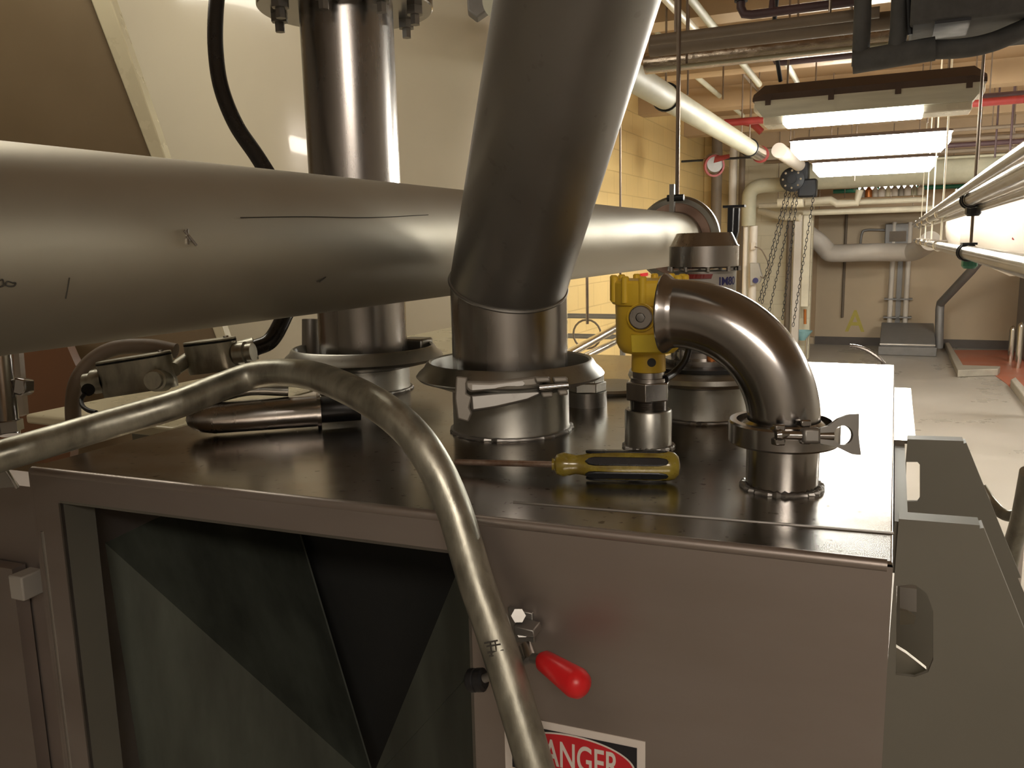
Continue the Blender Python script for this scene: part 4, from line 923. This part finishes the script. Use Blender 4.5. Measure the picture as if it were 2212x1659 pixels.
b0 = P(1733, 714, 12.5)
lathe(bm := nb(), b0-V((0, 0, .14)), up, [(0, 0), (0, .04), (.12, .13), (.14, .14), (.14, .125), (.11, .11), (.02, .03), (.02, 0)], 24); part('bowl', bm, TEAL, bs)
for s in (-.05, .06): cyl(bm := nb(), (b0.x+s, 12.5, 0), (b0.x+s, 12.5, b0.z-.06), .015, seg=10); part('leg', bm, STB, bs)
cyl(bm := nb(), P(1739, 668, 12.45), P(1739, 700, 12.45), .02, seg=10); solo('tap', bm, ORANGE, 'small brass tap above the blue basin', 'tap')
# emergency light / phone
ph = thing('wall_phone', 'pale grey wall box with a curled cord beside the white pipes', 'box', P(1630, 595, 10.9))
prism(bm := nb(), [P(1619, 568, 10.9), P(1638, 568, 10.9), P(1646, 598, 10.9), P(1640, 612, 10.9), P(1620, 618, 10.9)], (0, .1, 0)); part('body', bm, LABEL, ph, bevel=.01)
cyl(bm := nb(), P(1632, 606, 10.88), P(1632, 606, 10.9), .035, seg=16); part('window', bm, NAVY, ph)
tube(bm := nb(), [P(1630, 533, 10.85), P(1645, 540, 10.85), P(1660, 570, 10.85), P(1661, 588, 10.85), P(1650, 600, 10.85), P(1642, 597, 10.85)], .008, 8); part('cord', bm, BRN, ph)
solo('socket_box', bx(nb(), tuple(P(1622, 540, 10.95)), tuple(P(1632, 524, 10.95)+V((0, .08, 0)))), WPIPE, 'small white socket box where the cord starts', 'box')
# chains
def chain(a, b, Y, lb):
    A_, B_ = P(*a, Y), P(*b, Y); L = (B_-A_).length; n = int(L/.045); ax = (B_-A_)/n; bm = nb(); d = ax.normalized()
    s1 = V((0, 1, 0)).cross(d).normalized(); s2 = V((0, 1, 0))
    for k in range(n):
        c = A_+ax*(k+.5); s = s1 if k % 2 else s2
        tube(bm, [c+d*.028*math.cos(t)+s*.013*math.sin(t) for t in [2*PI*j/8 for j in range(9)]], .0038, 5, False)
    solo('chain', bm, BLACKM, lb, 'chain', 'hoist chains')
chain((1700, 408), (1640, 650), 10.6, 'leftmost hoist chain, slanting down to the left')
chain((1708, 410), (1646, 655), 10.55, 'hoist chain right beside the leftmost one')
chain((1718, 411), (1662, 672), 10.6, 'middle hoist chain, slanting across the cream wall')
chain((1724, 409), (1690, 690), 10.55, 'steepest hoist chain on the cream wall')
chain((1758, 420), (1713, 705), 10.6, 'hoist chain crossing in front of the white column')
# hanging rods
hr = thing('pipe_hanger', 'long thin rod and bracket holding the far end of the horizontal pipe', 'hanger', (HX, 2.55, HZ+.1))
a = P(1463, 420, 2.55); cyl(bm := nb(), (a.x, 2.55, a.z), (a.x-.0, 2.55, CEIL), .0065, seg=10); part('rod', bm, ROD, hr)
part('bracket', bx(nb(), (a.x-.022, 2.54, P(1455, 470, 2.55).z), (a.x-.008, 2.56, P(1455, 398, 2.55).z)), STD, hr)
cyl(bm := nb(), (a.x-.03, 2.55, a.z-.01), (a.x+.02, 2.55, a.z-.01), .010, seg=12); part('bolt', bm, BLACKM, hr)
a = P(1340, 300, 3.6); cyl(bm := nb(), (a.x, 3.6, P(1340, 660, 3.6).z), (a.x, 3.6, CEIL), .005, seg=8)
solo('hanger_rod', bm, ROD, 'rod seen between slanting pipe and yellow wall', 'rod', 'thin hanging rods')
vrod(1488, 0, 205, 4.8, 'rod dropping to the nearer ring of the thick cream pipe', .006, ROD, True)
vrod(1605, 160, 300, 7.4, 'short rod in the gap between cream pipes and nearest lamp', .006, ROD, True)
vrod(1562, 185, 215, 6.5, 'very short rod stub under the tan beam', .006)
vrod(1850, 300, 390, 9.0, 'faint rod behind the second lamp', .006)
vrod(2190, 215, 330, 9.2, 'dark rod at far right under the red main', .010, MAUVE)
vrod(2155, 255, 340, 9.7, 'rod left of the far right dark rod', .009, MAUVE)
vrod(2120, 255, 345, 9.9, 'short rod in the middle of the far pipe bundle', .008, BRN)
# rods in the near pipe rack
rx = P(2082, 300, 3.6)
# stainless pipe rack
px_ = .25
zu1 = Wx(2212, 374, px_).z; zu2 = Wx(2212, 573, px_).z
ypipe('rack_pipe', 'upper bright stainless pipe of the rack at right, the thickest one', 'pipe', (2212, 374), .25, .026, STB, 1.35, 13.2, 'stainless rack pipes')
cyl(bm := nb(), (.21, 1.35, zu1+.022), (.21, 13.0, zu1+.022), .015, seg=18); solo('rack_pipe', bm, STB, 'slim stainless pipe lying just above the upper rack pipe', 'pipe', 'stainless rack pipes')
cyl(bm := nb(), (.285, 1.35, zu1-.03), (.285, 13.0, zu1-.03), .016, seg=18); solo('rack_pipe', bm, STB, 'slim stainless pipe tucked beneath the upper rack pipe', 'pipe', 'stainless rack pipes')
ypipe('rack_pipe', 'lower bright stainless pipe of the rack, running down to the right edge', 'pipe', (2212, 573), .25, .026, STB, 1.35, 13.2, 'stainless rack pipes')
for i, Y in enumerate((3.65, 6.0, 7.6, 9.2, 11.0)):
    pos = ('nearest, dark rod crossing the first lamp', 'second from the viewer, whitish', 'third from the viewer', 'fourth from the viewer', 'farthest from the viewer')[i]
    h = thing('rack_hanger', 'hanger of the stainless rack, '+pos, 'hanger', (.25, Y, zu2), 'rack hangers')
    m = ROD if i == 0 else CREAM2
    cyl(bm := nb(), (.262, Y, zu1+.04), (.262, Y, CEIL), .0055, seg=8); part('upper_rod', bm, m, h)
    cyl(bm := nb(), (.262, Y, zu2+.03), (.262, Y, zu1-.02), .0055, seg=8); part('lower_rod', bm, m, h)
    for z in (zu1, zu2):
        for dy in ((-.05, .05) if i == 0 else (0,)):
            tube(bm := nb(), [V((.25+.031*math.cos(2*PI*k/20), Y+dy, z+.031*math.sin(2*PI*k/20))) for k in range(21)], .004, 8, False); part('ring', bm, BLACKM if i == 0 else STB, h)
    part('cross_bar', bx(nb(), (.20, Y-.06, zu1+.028) if i == 0 else (.20, Y-.01, zu1+.028), (.31, Y+.06, zu1+.042) if i == 0 else (.31, Y+.01, zu1+.042)), BLACKM if i == 0 else STB, h)
    part('cross_bar', bx(nb(), (.23, Y-.06, zu2+.028), (.28, Y+.06, zu2+.036)) if i == 0 else bx(nb(), (.22, Y-.01, zu2+.028), (.30, Y+.01, zu2+.036)), BLACKM if i == 0 else STB, h)
    if i == 0:
        for z in (zu1, zu2): lathe(bm := nb(), (.262, Y, z-.062), up, [(0, 0), (0, .02), (.01, .028), (.03, .028), (.034, .01), (.034, 0)], 10); part('clamp_nut', bm, GREEN if z == zu2 else BLACKM, h)
# ------------------------------------------------------------------ white tanks at right
tk = thing('process_tank', 'big white horizontal tank glaring at the right edge', 'tank', (1.3, 7.5, 0))
c0 = P(2100, 480, 7.5); tz = P(2150, 478, 7.5).z; RT = .42
lathe(bm := nb(), (c0.x, 7.5, tz), (1, 0, 0), [(0, 0), (.01, .12), (.06, .25), (.16, .36), (.28, RT), (2.4, RT), (2.4, 0)], 64); part('shell', bm, WPIPE, tk)
vrod(1850, 300, 412, 12.0, 'rod holding the bright pipe bend over the recess')
vrod(1745, 380, 432, 12.0, 'left rod holding the bright pipe bend over the recess')
for q in ((2198, 420), (2204, 464), (2190, 470), (2188, 515), (2203, 514)):
    a = P(*q, 7.5-.33); cyl(bm := nb(), a, a-V((0, .05, 0)), .012, seg=10); part('stud', bm, REDP, tk)
for s in (1.5, 2.2): part('saddle_leg', bx(nb(), (c0.x+s, 7.3, 0), (c0.x+s+.08, 7.7, tz-.35)), GREYB, tk)
tk2 = thing('process_tank', 'smaller white tank end left of the big white tank', 'tank', (.8, 9.3, 0))
c1 = P(2042, 490, 9.3)
lathe(bm := nb(), (c1.x, 9.3, P(2080, 488, 9.3).z), (1, 0, 0), [(0, 0), (.01, .1), (.05, .2), (.12, .26), (1.5, .26), (1.5, 0)], 48); part('shell', bm, WPIPE, tk2)
part('leg', bx(nb(), (c1.x+1.1, 9.25, 0), (c1.x+1.2, 9.35, P(2080, 488, 9.3).z-.24)), GREYB, tk2)
# dark recess content
el = thing('electrical_box', 'grey electrical box on the back wall above the white bent pipe', 'box', P(1940, 520, YB-.12))
part('case', bx(nb(), (P(1912, 500, YB-.15).x, YB-.15, P(1912, 530, YB).z), (P(1964, 500, YB-.15).x, YB, P(1912, 484, YB).z)), GREYB, el, bevel=.01)
part('lid', bx(nb(), (P(1922, 500, YB-.17).x, YB-.17, P(1912, 522, YB).z), (P(1958, 500, YB-.15).x, YB-.15, P(1912, 500, YB).z)), BRN, el)
tube(bm := nb(), [P(1858, 535, YB-.08), P(1862, 505, YB-.08), P(1872, 497, YB-.08), P(1912, 497, YB-.08)], .018, 10); solo('wall_conduit', bm, GREYB, 'thin conduit looping left from the electrical box', 'conduit')
bent('insulated_pipe', 'fat white insulated pipe in a flat Z across the recess', 'pipe', [P(1745, 505, 13.9), P(1768, 522, 13.9), P(1786, 540, 13.9), P(1800, 547, 13.9), P(1880, 545, 13.9), P(1950, 545, 13.9), P(1975, 543, 13.8), P(1995, 532, 13.4), P(2010, 520, 13.0)], .135, WPIPE, None, True, 30)
for x, lb in ((1926, 'left'), (1960, 'right')):
    t = thing('wall_pipe', '%s of two vertical pipes rising from the grey steel cover' % lb, 'pipe', (P(x, 600, YB-.12).x, YB-.12, 0), 'pair of pipes on the back wall')
    X_ = P(x, 600, YB-.12).x
    cyl(bm := nb(), (X_, YB-.12, .2), (X_, YB-.12, P(x, 480, YB).z), .038, seg=18); part('tube', bm, WPIPE, t)
    for y in (645, 684): part('strap', bx(nb(), (X_-.09, YB-.165, P(x, y, YB).z-.012), (X_+.09, YB-.0, P(x, y, YB).z+.012)), GREYB, t)
solo('back_channel', bx(nb(), (P(1938, 600, YB-.04).x, YB-.04, .3), (P(1949, 600, YB-.04).x, YB, 1.45)), GREYB, 'grey strut channel between the two wall pipes', 'strut')
solo('wall_conduit', cyl(nb(), (P(1823, 600, YB-.03).x, YB-.03, P(1823, 685, YB).z), (P(1823, 600, YB-.03).x, YB-.03, P(1823, 450, YB).z), .022, seg=12), BRN, 'thin brown conduit running down the recess wall left of the letter A', 'conduit')
cv = thing('steel_cover', 'low grey steel cover standing on the floor by the back wall', 'cover', (.05, 13.9, 0))
a, b = G(1899, 768, 0), G(2018, 766, 0); zt1 = .33
prism(bm := nb(), [V((a.x, 13.6, 0)), V((a.x, 13.6, .17)), V((a.x, 13.75, .24)), V((a.x, YB-.2, .40)), V((a.x, YB-.2, 0))], (b.x-a.x, 0, 0)); part('hood', bm, GREYB, cv, bevel=.01)
part('front_step', bx(nb(), (a.x-.02, 13.52, 0), (b.x+.02, 13.6, .13)), GREYB, cv, bevel=.01)
part('rail', bx(nb(), (a.x, 13.58, .15), (b.x, 13.60, .165)), STB, cv)
solo('painted_letter', place(textmesh('A', .50, .006, .0008), V((P(1847, 696, YB-.002).x, YB-.002, P(1847, 696, YB).z)), V((1, 0, 0)), up, .85), YPAINT, 'yellow letter A painted on the back wall', 'letter')
bent('drain_pipe', 'dark drain pipe dropping with a kink at the back wall, right of the steel cover', 'pipe', [P(2118, 560, 13.0), P(2098, 585, 13.2), P(2032, 655, 14.0), P(2030, 668, 14.0), P(2028, 752, 14.0)], .06, GREYB, None, False)
for i, (x, y, lb) in enumerate(((2182, 782, 'left'), (2198, 796, 'right'))):
    g = G(x, y, 0); cyl(bm := nb(), (g.x, g.y, 0), (g.x, g.y, P(x, 712 if i == 0 else 705, g.y).z), .038, seg=16)
    lathe(bm, (g.x, g.y, P(x, 712 if i == 0 else 705, g.y).z), up, [(0, .038), (.03, .03), (.05, .012), (.06, 0)], 16)
    solo('bollard', bm, STB, '%s steel bollard on the red floor' % lb, 'bollard', 'steel bollards')
# machinery at far right behind bollards
solo('pump_frame', bx(nb(), (1.7, 13.2, 0), (2.4, 14.4, 1.35)), GREYB, 'grey machine frame behind the bollards at the right edge', 'machine', bevel=.02)
# white rail and hoses at the right edge, lower
bent('air_hose', 'grey hose sagging from the gusset plate to the right edge', 'hose', [C(2118, 1052, 1.25), C(2140, 1085, 1.24), C(2170, 1112, 1.22), C(2205, 1110, 1.2), C(2260, 1080, 1.18)], .0085, GALV)
bent('hand_rail', 'slanting grey tube passing the right edge below the hose', 'rail', [C(2225, 1020, 1.05), C(2205, 1120, 1.1), C(2185, 1190, 1.15), C(2168, 1280, 1.2), C(2150, 1420, 1.3), V((C(2150, 1420, 1.3).x, C(2150, 1420, 1.3).y, 0))], .012, GALV)
cyl(bm := nb(), C(2205, 1150, 1.9), V((C(2205, 1150, 1.9).x, C(2205, 1150, 1.9).y, 0)), .009, seg=12); solo('white_rod', bm, WHITE, 'thin white upright rod at the right edge behind the slanting tube', 'rod')
# machinery seen under the horizontal pipe, between main pipe and sensor
for a, b, lb, r in (((1215, 772), (1345, 700), 'upper bright tube slanting up under the horizontal pipe', .020), ((1240, 782), (1345, 730), 'lower bright tube slanting up beside the sensor', .016)):
    bent('low_pipe', lb, 'pipe', [V((P(*a, 2.6).x, 2.6, 0)), P(*a, 2.6), P(*b, 3.9)], r, STB, 'bright tubes left of the sensor', False)
gr = thing('guard_rail', 'grey two-bar guard rail left of the yellow sensor', 'rail', (P(1280, 700, 5.0).x, 5.0, 0))
for y in (682, 725):
    a = P(1215, y, 5.0); b = P(1345, y-2, 5.0); cyl(bm := nb(), a, (b.x, 5.0, a.z), .016, seg=12); part('bar', bm, GREYB, gr)
for x in (1207, 1345):
    a = P(x, 678, 5.0); cyl(bm := nb(), (a.x, 5.0, 0), (a.x, 5.0, a.z), .018, seg=12); part('post', bm, GREYB, gr)
vrod(1268, 590, 700, 4.6, 'rod dropping below the horizontal pipe to a ring clamp', .009)
q = P(1268, 722, 4.6)
tube(bm := nb(), [q+V((.085*math.cos(t), 0, .085*math.sin(t))) for t in [2*PI*k/20 for k in range(21)]], .006, 8, False)
solo('ring_clamp', bm, BRN, 'open ring clamp hanging left of the yellow sensor', 'clamp')
solo('red_tag', bx(nb(), tuple(Wx(1382, 598, XL)), tuple(Wx(1396, 589, XL)+V((.02, 0, 0)))), SIGNR, 'small red tag on the wall above the yellow sensor', 'tag')
# black support fork right of the grey cap
fk = thing('support_fork', 'black T-shaped fork standing behind the grey-capped actuator', 'stand', P(1582, 540, 2.3))
part('top_bar', bx(nb(), tuple(P(1561, 449, 2.3)), tuple(P(1608, 442, 2.3)+V((0, .03, 0)))), BLACKM, fk)
prism(bm := nb(), [P(1572, 449, 2.3), P(1583, 449, 2.3), P(1581, 500, 2.3), P(1583, 530, 2.3), P(1578, 545, 2.3), P(1571, 500, 2.3)], (0, .02, 0)); part('prong', bm, BLACKM, fk)
prism(bm := nb(), [P(1586, 449, 2.3), P(1596, 449, 2.3), P(1594, 500, 2.3), P(1586, 530, 2.3), P(1582, 528, 2.3)], (0, .02, 0)); part('prong', bm, BLACKM, fk)
cyl(bm := nb(), P(1582, 528, 2.31), V((P(1582, 528, 2.31).x, 2.31, 0)), .012, seg=14); part('post', bm, GREYB, fk)
